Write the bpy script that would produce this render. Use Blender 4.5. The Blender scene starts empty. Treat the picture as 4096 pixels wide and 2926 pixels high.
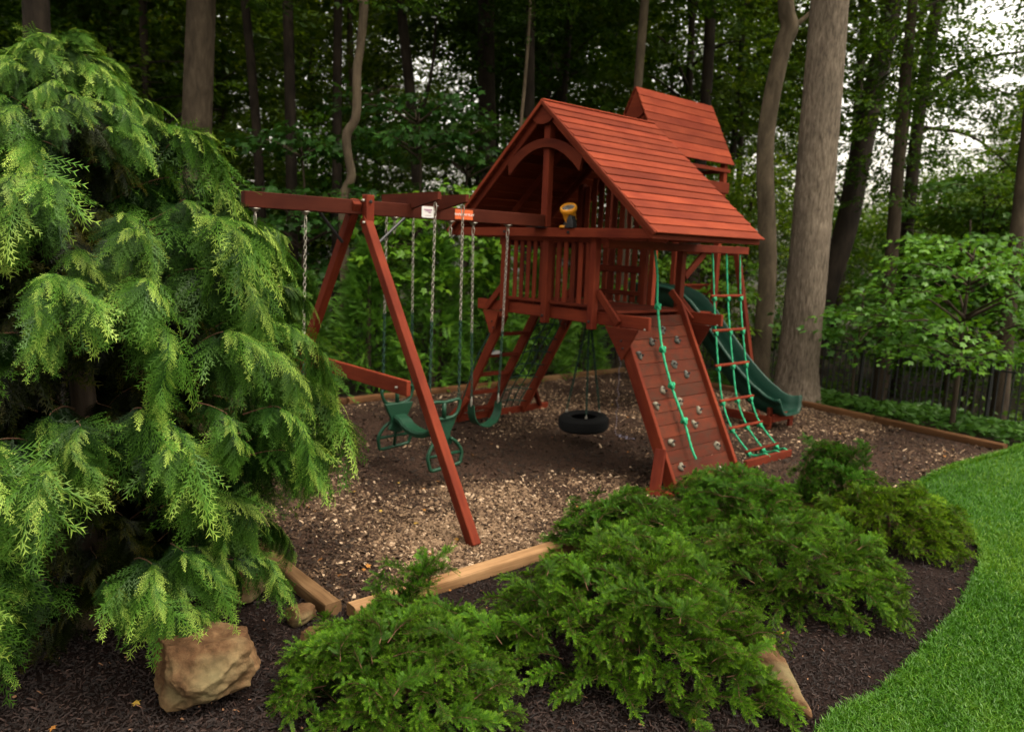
import bpy, bmesh, math, random
import numpy as np
from mathutils import Matrix, Vector

rnd = random.Random(7)
rng = np.random.default_rng(11)
S = bpy.context.scene
COL = S.collection

# ------------------------------------------------------------------ camera, sky, sun, exposure
CAM_H, PITCH, ROLL = 2.5, math.radians(-8.733), math.radians(2.26)
cam = bpy.data.cameras.new('camera')
cam.sensor_fit = 'HORIZONTAL'; cam.sensor_width = 36.0; cam.lens = 26.68
cam.clip_start = 0.05; cam.clip_end = 600
cam.dof.use_dof = True; cam.dof.focus_distance = 4.0; cam.dof.aperture_fstop = 2.0
camo = bpy.data.objects.new('camera', cam); COL.objects.link(camo)
_F = Vector((0, math.cos(PITCH), math.sin(PITCH)))
_U0 = Vector((0, -math.sin(PITCH), math.cos(PITCH))); _R0 = Vector((1, 0, 0))
_R = math.cos(ROLL)*_R0 + math.sin(ROLL)*_U0
_U = -math.sin(ROLL)*_R0 + math.cos(ROLL)*_U0
_m = Matrix((_R, _U, -_F)).transposed().to_4x4(); _m.translation = (0, 0, CAM_H)
camo.matrix_world = _m
S.camera = camo

SUN_EL, SUN_AZ = math.radians(64), math.radians(115)      # azimuth clockwise from +Y: right and a little behind the camera
world = bpy.data.worlds.new('World'); S.world = world; world.use_nodes = True
wn = world.node_tree.nodes; wl = world.node_tree.links
bg = wn['Background']; bg.inputs['Strength'].default_value = 0.15
sky = wn.new('ShaderNodeTexSky'); sky.sky_type = 'NISHITA'; sky.sun_disc = False
sky.sun_elevation = SUN_EL; sky.sun_rotation = SUN_AZ; sky.dust_density = 4.0; sky.air_density = 1.5
hsv = wn.new('ShaderNodeHueSaturation'); hsv.inputs['Saturation'].default_value = 0.18
tintw = wn.new('ShaderNodeMix'); tintw.data_type = 'RGBA'; tintw.blend_type = 'MULTIPLY'
tintw.inputs[0].default_value = 1.0; tintw.inputs[7].default_value = (1.0, 0.92, 0.79, 1)
wl.new(sky.outputs[0], hsv.inputs['Color']); wl.new(hsv.outputs[0], tintw.inputs[6]); wl.new(tintw.outputs[2], bg.inputs['Color'])

sun = bpy.data.lights.new('sun', 'SUN'); sun.energy = 0.7; sun.angle = math.radians(30); sun.color = (1.0, 0.95, 0.86)
suno = bpy.data.objects.new('sun', sun); COL.objects.link(suno)
_sd = Vector((math.sin(SUN_AZ)*math.cos(SUN_EL), math.cos(SUN_AZ)*math.cos(SUN_EL), math.sin(SUN_EL)))
suno.rotation_euler = _sd.to_track_quat('Z', 'Y').to_euler()
suno.location = (20, -15, 30)

S.view_settings.view_transform = 'Standard'; S.view_settings.look = 'None'
S.view_settings.gamma = 1.0; S.view_settings.use_curve_mapping = False
S.view_settings.exposure = 1.72
S.render.engine = 'CYCLES'
cy = S.cycles
cy.max_bounces = 6; cy.diffuse_bounces = 3; cy.glossy_bounces = 2; cy.transmission_bounces = 3; cy.transparent_max_bounces = 4
cy.caustics_reflective = False; cy.caustics_refractive = False
cy.use_denoising = True
try: cy.denoiser = 'OPENIMAGEDENOISE'
except Exception: pass
cy.use_adaptive_sampling = True; cy.adaptive_threshold = 0.02

# ------------------------------------------------------------------ play frame: v to the right and near, u away to the right
TH = math.radians(48.93); OX, OY = 0.411, 9.2749
ST, CT = math.sin(TH), math.cos(TH)
def W(v, u, z=0.0): return (OX + u*ST + v*CT, OY + u*CT - v*ST, z)
def UV(x, y):
    dx, dy = x-OX, y-OY
    return dx*CT - dy*ST, dx*ST + dy*CT

# ------------------------------------------------------------------ materials
def srgb(r, g, b):
    f = lambda c: (c/255/12.92) if c/255 <= 0.04045 else ((c/255+0.055)/1.055)**2.4
    return (f(r), f(g), f(b), 1)
class NT:
    def __init__(s, name):
        s.m = bpy.data.materials.new(name); s.m.use_nodes = True
        s.t = s.m.node_tree; s.n = s.t.nodes; s.l = s.t.links
        s.b = s.n['Principled BSDF']; s.out = s.n['Material Output']
    def node(s, typ, **kw):
        n = s.n.new(typ)
        for k, v in kw.items(): setattr(n, k, v)
        return n
    def link(s, a, b): s.l.new(a, b)
    def noise(s, scale, detail=4, rough=0.55, vec=None, dist=0.0):
        n = s.node('ShaderNodeTexNoise'); n.inputs['Scale'].default_value = scale
        n.inputs['Detail'].default_value = detail; n.inputs['Roughness'].default_value = rough; n.inputs['Distortion'].default_value = dist
        if vec is not None: s.link(vec, n.inputs['Vector'])
        return n
    def coord(s, which='Object', scale=(1, 1, 1)):
        t = s.node('ShaderNodeTexCoord'); mp = s.node('ShaderNodeMapping'); mp.inputs['Scale'].default_value = scale
        s.link(t.outputs[which], mp.inputs['Vector']); return mp
    def ramp(s, fac, stops):
        r = s.node('ShaderNodeValToRGB'); e = r.color_ramp.elements
        while len(e) < len(stops): e.new(0.5)
        for i, (p, c) in enumerate(stops):
            e[i].position = p; e[i].color = c if len(c) == 4 else (*c, 1)
        s.link(fac, r.inputs['Fac']); return r
    def mix(s, fac, a, b, blend='MIX'):
        m = s.node('ShaderNodeMix'); m.data_type = 'RGBA'; m.blend_type = blend
        for sock, v in ((m.inputs[0], fac), (m.inputs[6], a), (m.inputs[7], b)):
            if hasattr(v, 'is_linked'): s.link(v, sock)
            elif isinstance(v, (int, float)): sock.default_value = v
            else: sock.default_value = v if len(v) == 4 else (*v, 1)
        return m.outputs[2]
    def bump(s, h, strength=0.4, dist=0.01):
        b = s.node('ShaderNodeBump'); b.inputs['Strength'].default_value = strength; b.inputs['Distance'].default_value = dist
        s.link(h, b.inputs['Height']); s.link(b.outputs[0], s.b.inputs['Normal']); return b
    def set(s, **kw):
        for k, v in kw.items():
            key = {'rough': 'Roughness', 'metal': 'Metallic', 'spec': 'Specular IOR Level', 'color': 'Base Color', 'coat': 'Coat Weight'}[k]
            s.b.inputs[key].default_value = v
        return s

def wood_stained(name, c_dark, c_mid, c_light, weather=0.0, freq=14):
    m = NT(name); mp = m.coord('Object', (1.2, freq, freq))
    oi = m.node('ShaderNodeObjectInfo')
    add = m.node('ShaderNodeVectorMath', operation='ADD'); sc = m.node('ShaderNodeVectorMath', operation='SCALE')
    cmb = m.node('ShaderNodeCombineXYZ')
    for i in range(3): m.link(oi.outputs['Random'], cmb.inputs[i])
    m.link(cmb.outputs[0], sc.inputs[0]); sc.inputs['Scale'].default_value = 57.0
    m.link(mp.outputs[0], add.inputs[0]); m.link(sc.outputs[0], add.inputs[1])
    g = m.noise(1.6, 6, 0.6, add.outputs[0], 0.6)
    mp2 = m.coord('Object', (1.5, 2.5, 2.5))
    add2 = m.node('ShaderNodeVectorMath', operation='ADD'); m.link(mp2.outputs[0], add2.inputs[0]); m.link(sc.outputs[0], add2.inputs[1])
    b = m.noise(1.3, 3, 0.5, add2.outputs[0])
    r = m.ramp(g.outputs['Fac'], [(0.25, c_dark), (0.5, c_mid), (0.78, c_light)])
    c = m.mix(0.55, r.outputs[0], m.ramp(b.outputs['Fac'], [(0.3, c_dark), (0.7, c_light)]).outputs[0])
    val = m.node('ShaderNodeMapRange'); val.inputs[3].default_value = 0.62; val.inputs[4].default_value = 1.25
    m.link(oi.outputs['Random'], val.inputs[0])
    vv = m.node('ShaderNodeCombineColor')
    for i in range(3): m.link(val.outputs[0], vv.inputs[i])
    c = m.mix(1.0, c, vv.outputs[0], 'MULTIPLY')
    if weather:
        w = m.noise(5.5, 5, 0.65, add2.outputs[0])
        wr = m.ramp(w.outputs['Fac'], [(0.42, (0, 0, 0)), (0.66, (1, 1, 1))])
        c = m.mix(wr.outputs[0], c, m.mix(weather, c, (0.035, 0.018, 0.011)))
    m.link(c, m.b.inputs['Base Color'])
    m.set(rough=0.75, spec=0.08); m.bump(g.outputs['Fac'], 0.3, 0.004)
    return m.m
MAT = {}
MAT['redwood'] = wood_stained('stained_redwood', (0.0544, 0.008, 0.0045), (0.1088, 0.0165, 0.0075), (0.1686, 0.0311, 0.012))
MAT['beamwood'] = wood_stained('dark_stained_beam', (0.0316, 0.0062, 0.0038), (0.0632, 0.0123, 0.0062), (0.1001, 0.0213, 0.0099))
MAT['roofwood'] = wood_stained('roof_slat_wood', (0.098, 0.0151, 0.0073), (0.1499, 0.0239, 0.0104), (0.2076, 0.0405, 0.0161))
MAT['wallwood'] = wood_stained('climbing_wall_plank', (0.0433, 0.0078, 0.0041), (0.0787, 0.0157, 0.0074), (0.1062, 0.0254, 0.0112), 0.7)
MAT['timber'] = wood_stained('treated_timber', (0.055, 0.022, 0.008), (0.20, 0.105, 0.045), (0.36, 0.22, 0.11), freq=26)
MAT['timber_dark'] = wood_stained('weathered_shaded_timber', (0.049, 0.0224, 0.0098), (0.091, 0.042, 0.0175), (0.14, 0.0665, 0.028))

def plain(name, col, rough=0.5, metal=0.0, spec=0.4, var=0.0):
    m = NT(name); m.set(rough=rough, metal=metal, spec=spec)
    n = m.noise(40, 3, 0.6, m.coord('Object').outputs[0])
    lo = tuple(c*(1-var) for c in col[:3]); hi = tuple(min(1, c*(1+var)) for c in col[:3])
    m.link(m.ramp(n.outputs['Fac'], [(0.3, lo), (0.7, hi)]).outputs[0], m.b.inputs['Base Color'])
    m.bump(n.outputs['Fac'], 0.08, 0.002)
    return m.m
MAT['green_plastic'] = plain('green_plastic', (0.005, 0.034, 0.016), 0.5, 0.0, 0.25, var=0.12)
MAT['slide_plastic'] = plain('slide_green_plastic', (0.004, 0.030, 0.018), 0.5, 0.0, 0.25, var=0.12)
MAT['rope_green'] = plain('green_rope', (0.012, 0.26, 0.115), 0.7, var=0.3)
MAT['net_green'] = plain('dark_green_rope', (0.006, 0.03, 0.018), 0.8, var=0.3)
MAT['steel'] = plain('zinc_steel', (0.34, 0.31, 0.26), 0.45, 0.85, var=0.1)
MAT['black_metal'] = plain('black_metal', (0.008, 0.008, 0.009), 0.5, var=0.2)
MAT['bolt_hole'] = plain('bolt_recess', (0.01, 0.006, 0.005), 0.8, var=0.2)
MAT['rubber'] = plain('tyre_rubber', (0.007, 0.007, 0.007), 0.8, 0.0, 0.15, var=0.3)
MAT['hold'] = plain('climbing_hold_resin', (0.155, 0.138, 0.098), 0.85, var=0.15)
MAT['hold_grey'] = plain('grey_climbing_hold_resin', (0.07, 0.07, 0.058), 0.85, var=0.15)
MAT['yellow'] = plain('yellow_plastic', (0.60, 0.23, 0.012), 0.4, var=0.08)
MAT['lens'] = plain('clear_lens', (0.62, 0.62, 0.55), 0.06, 0.85, var=0.1)
MAT['white'] = plain('white_sticker', (0.62, 0.60, 0.58), 0.6, var=0.03)
MAT['orange'] = plain('orange_plate', (0.50, 0.085, 0.016), 0.6, var=0.05)
MAT['purple'] = plain('purple_print', (0.25, 0.05, 0.17), 0.6, var=0.1)
MAT['blue'] = plain('blue_cloth', (0.05, 0.18, 0.28), 0.8, var=0.2)
MAT['bead'] = plain('pale_beads', (0.10, 0.09, 0.13), 0.4, var=0.3)

def leaf_mat(name, dark, mid, light, trans=0.35, gloss=0.06, objvar=0.35, rough=0.4):
    m = NT(name); m.n.remove(m.b)
    at = m.node('ShaderNodeAttribute', attribute_name='tint'); oi = m.node('ShaderNodeObjectInfo')
    r = m.ramp(at.outputs['Fac'], [(0.0, dark), (0.5, mid), (1.0, light)])
    mr = m.node('ShaderNodeMapRange'); mr.inputs[3].default_value = 1-objvar; mr.inputs[4].default_value = 1+objvar
    m.link(oi.outputs['Random'], mr.inputs[0])
    vv = m.node('ShaderNodeCombineColor')
    for i in range(3): m.link(mr.outputs[0], vv.inputs[i])
    c = m.mix(1.0, r.outputs[0], vv.outputs[0], 'MULTIPLY')
    c = m.mix(1.0, c, oi.outputs['Color'], 'MULTIPLY')
    d = m.node('ShaderNodeBsdfDiffuse'); t = m.node('ShaderNodeBsdfTranslucent'); g = m.node('ShaderNodeBsdfGlossy')
    g.inputs['Roughness'].default_value = rough; g.inputs['Color'].default_value = (0.9, 0.95, 0.85, 1)
    m.link(c, d.inputs['Color'])
    tc = m.mix(1.0, c, (1.25, 1.15, 0.5), 'MULTIPLY'); m.link(tc, t.inputs['Color'])
    m1 = m.node('ShaderNodeMixShader'); m1.inputs[0].default_value = trans
    m.link(d.outputs[0], m1.inputs[1]); m.link(t.outputs[0], m1.inputs[2])
    m2 = m.node('ShaderNodeMixShader'); m2.inputs[0].default_value = gloss
    m.link(m1.outputs[0], m2.inputs[1]); m.link(g.outputs[0], m2.inputs[2])
    m.link(m2.outputs[0], m.out.inputs['Surface'])
    return m.m
MAT['leaf_forest'] = leaf_mat('forest_leaves', (0.013, 0.032, 0.004), (0.043, 0.092, 0.008), (0.11, 0.18, 0.013), 0.45, 0.01)
MAT['leaf_maple'] = leaf_mat('maple_leaves', (0.03, 0.085, 0.012), (0.06, 0.145, 0.02), (0.11, 0.21, 0.03), 0.35, 0.02, 0.12)
MAT['cypress'] = leaf_mat('cypress_fronds', (0.007, 0.024, 0.004), (0.058, 0.140, 0.015), (0.42, 0.56, 0.10), 0.22, 0.01, 0.22)
MAT['yew'] = leaf_mat('yew_needles', (0.007, 0.022, 0.002), (0.034, 0.092, 0.005), (0.15, 0.26, 0.014), 0.22, 0.008, 0.3)
MAT['thuja'] = leaf_mat('arborvitae_sprays', (0.022, 0.062, 0.008), (0.06, 0.145, 0.016), (0.13, 0.24, 0.025), 0.25, 0.015, 0.2)
MAT['grass'] = leaf_mat('lawn_grass', (0.020, 0.074, 0.005), (0.050, 0.150, 0.009), (0.13, 0.24, 0.022), 0.35, 0.02, 0.0)

def bark(name, dark, light, sc=9, stretch=0.16, bump=0.8, moss=0.0):
    m = NT(name); mp = m.coord('Object', (1, 1, stretch))
    n = m.noise(sc, 7, 0.65, mp.outputs[0], 0.4); n2 = m.noise(2.2, 3, 0.5, m.coord('Object', (1, 1, 0.7)).outputs[0])
    c = m.ramp(n.outputs['Fac'], [(0.32, dark), (0.52, tuple((a+b)/2 for a, b in zip(dark, light))), (0.7, light)]).outputs[0]
    c = m.mix(0.5, c, m.mix(1.0, c, m.ramp(n2.outputs['Fac'], [(0.35, (0.5, 0.48, 0.45)), (0.7, (1.3, 1.25, 1.2))]).outputs[0], 'MULTIPLY'))
    m.link(c, m.b.inputs['Base Color']); m.set(rough=0.9, spec=0.15); m.bump(n.outputs['Fac'], bump, 0.03)
    return m.m
MAT['bark_grey'] = bark('grey_furrowed_bark', (0.062, 0.047, 0.034), (0.205, 0.165, 0.125), 30, 0.22, 1.0)
MAT['bark_tan'] = bark('tan_bark', (0.05, 0.038, 0.024), (0.125, 0.096, 0.064), 8, 0.3, 0.5)
MAT['bark_brown'] = bark('brown_bark', (0.028, 0.02, 0.014), (0.075, 0.056, 0.038), 9, 0.3, 0.5)
MAT['bark_dark'] = bark('dark_bark', (0.012, 0.009, 0.0065), (0.036, 0.027, 0.019), 8, 0.25, 0.6)
MAT['bark_mid'] = bark('mid_brown_bark', (0.036, 0.027, 0.018), (0.10, 0.076, 0.051), 10, 0.3, 0.6)
MAT['twig'] = bark('reddish_twig', (0.06, 0.03, 0.018), (0.15, 0.085, 0.05), 30, 0.5, 0.3)

def soil(name, c1, c2, c3, sc=35, big=0.8, bump=0.6):
    m = NT(name); co = m.coord('Object')
    n = m.noise(sc, 8, 0.7, co.outputs[0]); b = m.noise(big, 4, 0.6, co.outputs[0])
    v = m.node('ShaderNodeTexVoronoi'); v.inputs['Scale'].default_value = sc*1.1; m.link(co.outputs[0], v.inputs['Vector'])
    c = m.ramp(n.outputs['Fac'], [(0.3, c1), (0.55, c2), (0.75, c3)]).outputs[0]
    c = m.mix(0.55, c, m.mix(1.0, c, m.ramp(b.outputs['Fac'], [(0.35, (0.35, 0.34, 0.34)), (0.65, (1.2, 1.2, 1.2))]).outputs[0], 'MULTIPLY'))
    m.link(c, m.b.inputs['Base Color']); m.set(rough=0.95, spec=0.1)
    m.bump(v.outputs['Distance'], bump, 0.03); return m.m
MAT['chip_soil'] = soil('wood_chip_soil', (0.016, 0.009, 0.006), (0.042, 0.023, 0.015), (0.085, 0.05, 0.033))
MAT['bed_soil'] = soil('dark_mulch_soil', (0.006, 0.0035, 0.003), (0.014, 0.0078, 0.006), (0.028, 0.016, 0.012), 50)
MAT['lawn_soil'] = soil('lawn_base', (0.018, 0.05, 0.008), (0.03, 0.08, 0.012), (0.05, 0.12, 0.018), 60, 0.6, 0.3)
MAT['forest_soil'] = soil('forest_litter', (0.012, 0.010, 0.006), (0.03, 0.024, 0.014), (0.06, 0.045, 0.026), 14)
def chipmat(name, stops, gloss=0.2):
    m = NT(name); at = m.node('ShaderNodeAttribute', attribute_name='tint')
    m.link(m.ramp(at.outputs['Fac'], stops).outputs[0], m.b.inputs['Base Color']); m.set(rough=0.75, spec=gloss); return m.m
MAT['chip'] = chipmat('wood_chips', [(0, (0.016, 0.009, 0.005)), (0.4, (0.055, 0.031, 0.017)), (0.8, (0.17, 0.106, 0.06)), (1, (0.40, 0.285, 0.185))])
MAT['shred'] = chipmat('dark_mulch_shreds', [(0, (0.005, 0.003, 0.0025)), (0.6, (0.019, 0.0105, 0.008)), (0.93, (0.05, 0.027, 0.02)), (1, (0.20, 0.10, 0.05))], 0.3)
MAT['dry_leaf'] = chipmat('dry_leaves', [(0, (0.10, 0.035, 0.012)), (0.5, (0.24, 0.10, 0.02)), (1, (0.36, 0.24, 0.04))])
def rockmat():
    m = NT('sandstone'); co = m.coord('Object')
    n = m.noise(5, 9, 0.68, co.outputs[0], 0.3); s = m.noise(40, 6, 0.7, co.outputs[0]); b = m.noise(2.3, 3, 0.5, co.outputs[0])
    c = m.ramp(n.outputs['Fac'], [(0.28, (0.032, 0.017, 0.009)), (0.46, (0.095, 0.05, 0.024)), (0.62, (0.165, 0.098, 0.048)), (0.8, (0.075, 0.052, 0.03))]).outputs[0]
    c = m.mix(0.5, c, m.mix(1.0, c, m.ramp(s.outputs['Fac'], [(0.3, (0.4, 0.4, 0.4)), (0.6, (1.1, 1.1, 1.1))]).outputs[0], 'MULTIPLY'))
    c = m.mix(m.ramp(b.outputs['Fac'], [(0.5, (0, 0, 0)), (0.7, (0.7, 0.7, 0.7))]).outputs[0], c, (0.13, 0.12, 0.06))
    m.link(c, m.b.inputs['Base Color']); m.set(rough=0.9, spec=0.08)
    ad = m.node('ShaderNodeMath', operation='ADD'); m.link(n.outputs['Fac'], ad.inputs[0]); m.link(s.outputs['Fac'], ad.inputs[1])
    m.bump(ad.outputs[0], 0.55, 0.02); return m.m
MAT['rock'] = rockmat()

# ------------------------------------------------------------------ mesh helpers
def mesh_np(name, V, F, mat, tint=None, smooth=False):
    """V (n,3); F (m,3) or (m,4) or list of such arrays."""
    V = np.asarray(V, dtype=np.float32)
    Fs = F if isinstance(F, (list, tuple)) else [F]
    Fs = [np.asarray(f, dtype=np.int32) for f in Fs if len(f)]
    me = bpy.data.meshes.new(name)
    me.vertices.add(len(V)); me.vertices.foreach_set('co', V.ravel())
    loops = np.concatenate([f.ravel() for f in Fs]); cnt = np.concatenate([np.full(len(f), f.shape[1], np.int32) for f in Fs])
    st = np.concatenate([[0], np.cumsum(cnt)[:-1]]).astype(np.int32)
    me.loops.add(len(loops)); me.loops.foreach_set('vertex_index', loops)
    me.polygons.add(len(cnt)); me.polygons.foreach_set('loop_start', st); me.polygons.foreach_set('loop_total', cnt)
    me.polygons.foreach_set('use_smooth', np.full(len(cnt), bool(smooth)))
    me.update(calc_edges=True)
    if tint is not None:
        a = me.attributes.new('tint', 'FLOAT', 'POINT'); a.data.foreach_set('value', np.asarray(tint, np.float32))
    if mat is not None: me.materials.append(mat)
    return me

def obj(name, me, parent=None, M=None):
    o = bpy.data.objects.new(name, me); COL.objects.link(o)
    if parent is not None: o.parent = parent
    if M is not None: o.matrix_basis = M
    return o
def tag(o, label=None, cat=None, group=None, kind=None):
    if label: o['label'] = label
    if cat: o['category'] = cat
    if group: o['group'] = group
    if kind: o['kind'] = kind
    return o
class Node:
    """an object together with its matrix in the space of its thing"""
    def __init__(s, o, M=None): s.o = o; s.M = M or Matrix.Identity(4)
    def add(s, name, me, M=None):
        M = M or Matrix.Identity(4)
        o = obj(name, me, s.o, s.M.inverted() @ M)
        return Node(o, M)
def thing(name, label, cat, loc, rotz=0.0, group=None):
    o = obj(name, None); o.location = loc; o.rotation_euler = (0, 0, rotz); o.empty_display_size = 0.2
    tag(o, label, cat, group); return Node(o)

_boxcache = {}
def box_mesh(L, w, h, mat, bev=0.006):
    key = (round(L, 3), round(w, 3), round(h, 3), mat.name, bev)
    if key in _boxcache: return _boxcache[key]
    b = min(bev, 0.3*min(L, w, h)); V = []; idx = {}
    hx, hy, hz = L/2, w/2, h/2
    for sx in (-1, 1):
        for sy in (-1, 1):
            for sz in (-1, 1):
                idx[(sx, sy, sz)] = len(V)
                V += [(sx*hx, sy*(hy-b), sz*(hz-b)), (sx*(hx-b), sy*hy, sz*(hz-b)), (sx*(hx-b), sy*(hy-b), sz*hz)]
    F4, F3 = [], []
    def I(s, a): return idx[s]+a
    cyc = [(-1, -1), (1, -1), (1, 1), (-1, 1)]
    for s in (-1, 1):
        f = [I((s, a, c), 0) for a, c in cyc]; F4.append(f if s > 0 else f[::-1])
        f = [I((c, s, a), 1) for a, c in cyc]; F4.append(f if s > 0 else f[::-1])
        f = [I((a, c, s), 2) for a, c in cyc]; F4.append(f if s > 0 else f[::-1])
    for sa in (-1, 1):
        for sb in (-1, 1):
            F4.append([I((-1, sa, sb), 1), I((1, sa, sb), 1), I((1, sa, sb), 2), I((-1, sa, sb), 2)])
            F4.append([I((sa, -1, sb), 0), I((sa, 1, sb), 0), I((sa, 1, sb), 2), I((sa, -1, sb), 2)])
            F4.append([I((sa, sb, -1), 0), I((sa, sb, 1), 0), I((sa, sb, 1), 1), I((sa, sb, -1), 1)])
    for s in idx: F3.append([idx[s], idx[s]+1, idx[s]+2])
    me = mesh_np('board', V, [np.array(F4), np.array(F3)], mat)
    bm = bmesh.new(); bm.from_mesh(me); bmesh.ops.recalc_face_normals(bm, faces=bm.faces); bm.to_mesh(me); bm.free()
    _boxcache[key] = me; return me
def frame_between(p0, p1, up=(0, 0, 1)):
    p0, p1, up = Vector(p0), Vector(p1), Vector(up)
    x = (p1-p0).normalized()
    if abs(x.dot(up.normalized())) > 0.999: up = Vector((0, 1, 0))
    y = up.cross(x).normalized(); z = x.cross(y)
    M = Matrix((x, y, z)).transposed().to_4x4(); M.translation = (p0+p1)/2
    return M, (p1-p0).length
def board(par, name, p0, p1, w, h, mat='redwood', up=(0, 0, 1), bev=0.006):
    """a board from p0 to p1; h along `up`, w across"""
    M, L = frame_between(p0, p1, up)
    return par.add(name, box_mesh(L, w, h, MAT[mat], bev), M)
def prism(poly, t, mat, name='plate', bev=0.004):
    """polygon in XY extruded +-t/2 along Z"""
    bm = bmesh.new(); vs = [bm.verts.new((x, y, -t/2)) for x, y in poly]
    f = bm.faces.new(vs); r = bmesh.ops.extrude_face_region(bm, geom=[f])
    for e in r['geom']:
        if isinstance(e, bmesh.types.BMVert): e.co.z += t
    bmesh.ops.recalc_face_normals(bm, faces=bm.faces)
    if bev: bmesh.ops.bevel(bm, geom=list(bm.edges), offset=bev, segments=1, affect='EDGES', profile=0.5)
    me = bpy.data.meshes.new(name); bm.to_mesh(me); bm.free(); me.materials.append(mat); return me

def tube_np(P, R, sides=8, wob=None, cap=True):
    P = np.asarray(P, float); n = len(P); R = np.broadcast_to(np.asarray(R, float), (n,))
    T = np.gradient(P, axis=0); T /= np.linalg.norm(T, axis=1, keepdims=True)+1e-9
    ref = np.array([0, 0, 1.0]) if abs(T[0, 2]) < 0.9 else np.array([1.0, 0, 0])
    N = np.zeros_like(P); N[0] = np.cross(T[0], ref); N[0] /= np.linalg.norm(N[0])
    for i in range(1, n):
        v = N[i-1] - T[i]*np.dot(N[i-1], T[i]); N[i] = v/(np.linalg.norm(v)+1e-9)
    B = np.cross(T, N); a = np.linspace(0, 2*np.pi, sides, endpoint=False)
    rr = R[:, None]*np.ones((1, sides))
    if wob is not None: rr = rr*wob(np.arange(n)[:, None], a[None, :])
    V = P[:, None, :] + rr[..., None]*(np.cos(a)[None, :, None]*N[:, None, :] + np.sin(a)[None, :, None]*B[:, None, :])
    V = V.reshape(-1, 3)
    i = np.arange(n-1)[:, None]*sides; j = np.arange(sides)[None, :]; j2 = (j+1) % sides
    F = np.stack([i+j, i+j2, i+sides+j2, i+sides+j], -1).reshape(-1, 4)
    if cap:
        c0 = len(V); V = np.vstack([V, P[:1], P[-1:]])
        t0 = np.stack([np.full(sides, c0), (np.arange(sides)+1) % sides, np.arange(sides)], -1)
        b = (n-1)*sides
        t1 = np.stack([np.full(sides, c0+1), b+np.arange(sides), b+(np.arange(sides)+1) % sides], -1)
        return V, F, np.vstack([t0, t1])
    return V, F, np.zeros((0, 3), int)
class Build:
    """collects pieces of ONE part into one mesh"""
    def __init__(s): s.V = []; s.F4 = []; s.F3 = []; s.T = []; s.n = 0
    def put(s, V, F4=None, F3=None, tint=None):
        V = np.asarray(V, float); s.V.append(V)
        if F4 is not None and len(F4): s.F4.append(np.asarray(F4)+s.n)
        if F3 is not None and len(F3): s.F3.append(np.asarray(F3)+s.n)
        s.T.append(np.full(len(V), 0.5) if tint is None else np.broadcast_to(tint, (len(V),)).astype(float)); s.n += len(V)
    def tube(s, P, R, sides=8, wob=None, tint=None): s.put(*tube_np(P, R, sides, wob), tint=tint)
    def mesh(s, name, mat, smooth=True):
        Fs = [np.vstack(x) for x in (s.F4, s.F3) if x]
        return mesh_np(name, np.vstack(s.V), Fs, mat, np.concatenate(s.T), smooth)
def spline(pts, n):
    """Catmull-Rom through pts"""
    p = np.asarray(pts, float); p = np.vstack([2*p[0]-p[1], p, 2*p[-1]-p[-2]])
    k = len(p)-3; t = np.linspace(0, k, n); i = np.clip(t.astype(int), 0, k-1); f = (t-i)[:, None]
    a, b, c, d = p[i], p[i+1], p[i+2], p[i+3]
    return 0.5*((2*b)+(-a+c)*f+(2*a-5*b+4*c-d)*f**2+(-a+3*b-3*c+d)*f**3)
def lathe_np(prof, sides=24):
    """prof: (r,z) list, axis Z"""
    prof = np.asarray(prof, float); a = np.linspace(0, 2*np.pi, sides, endpoint=False); n = len(prof)
    V = np.stack([prof[:, 0, None]*np.cos(a), prof[:, 0, None]*np.sin(a), np.repeat(prof[:, 1, None], sides, 1)], -1).reshape(-1, 3)
    i = np.arange(n-1)[:, None]*sides; j = np.arange(sides)[None, :]; j2 = (j+1) % sides
    return V, np.stack([i+j, i+j2, i+sides+j2, i+sides+j], -1).reshape(-1, 4)
def xform(V, M): 
    A = np.array(M); return V @ A[:3, :3].T + A[:3, 3]
def chain_mesh(p0, p1, mat, pitch=0.042, r=0.0040, name='chain', sag=None):
    b = Build(); p0, p1 = np.array(p0, float), np.array(p1, float); L = np.linalg.norm(p1-p0); n = max(2, int(L/pitch))
    d = (p1-p0)/L; ref = np.array([0, 1.0, 0]) if abs(d[1]) < 0.9 else np.array([1.0, 0, 0])
    e1 = np.cross(d, ref); e1 /= np.linalg.norm(e1); e2 = np.cross(d, e1)
    a = np.linspace(0, 2*np.pi, 10, endpoint=False)
    for k in range(n):
        c = p0+d*(k+0.5)*L/n; e = e1 if k % 2 else e2
        P = c + np.outer(np.cos(a)*pitch*0.62, d) + np.outer(np.sin(a)*pitch*0.32, e)
        P = np.vstack([P, P[:1], P[1:2]]); V, F, _ = tube_np(P, r, 5, cap=False); b.put(V, F)
    return b.mesh(name, mat)
# ------------------------------------------------------------------ terrain height
def smooth(a, b, x): t = np.clip((x-a)/(b-a), 0, 1); return t*t*(3-2*t)
def terrain(x, y):
    v, u = UV(np.asarray(x, float), np.asarray(y, float))
    d = np.maximum(np.maximum(u-6.4, -v-4.0), 0)
    return -0.06 - 0.62*smooth(0, 6, d) - 0.035*np.clip(d-5, 0, 60) + 0.05*np.sin(x*0.7+1)*np.sin(y*0.6)*smooth(1, 5, d)

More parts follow.
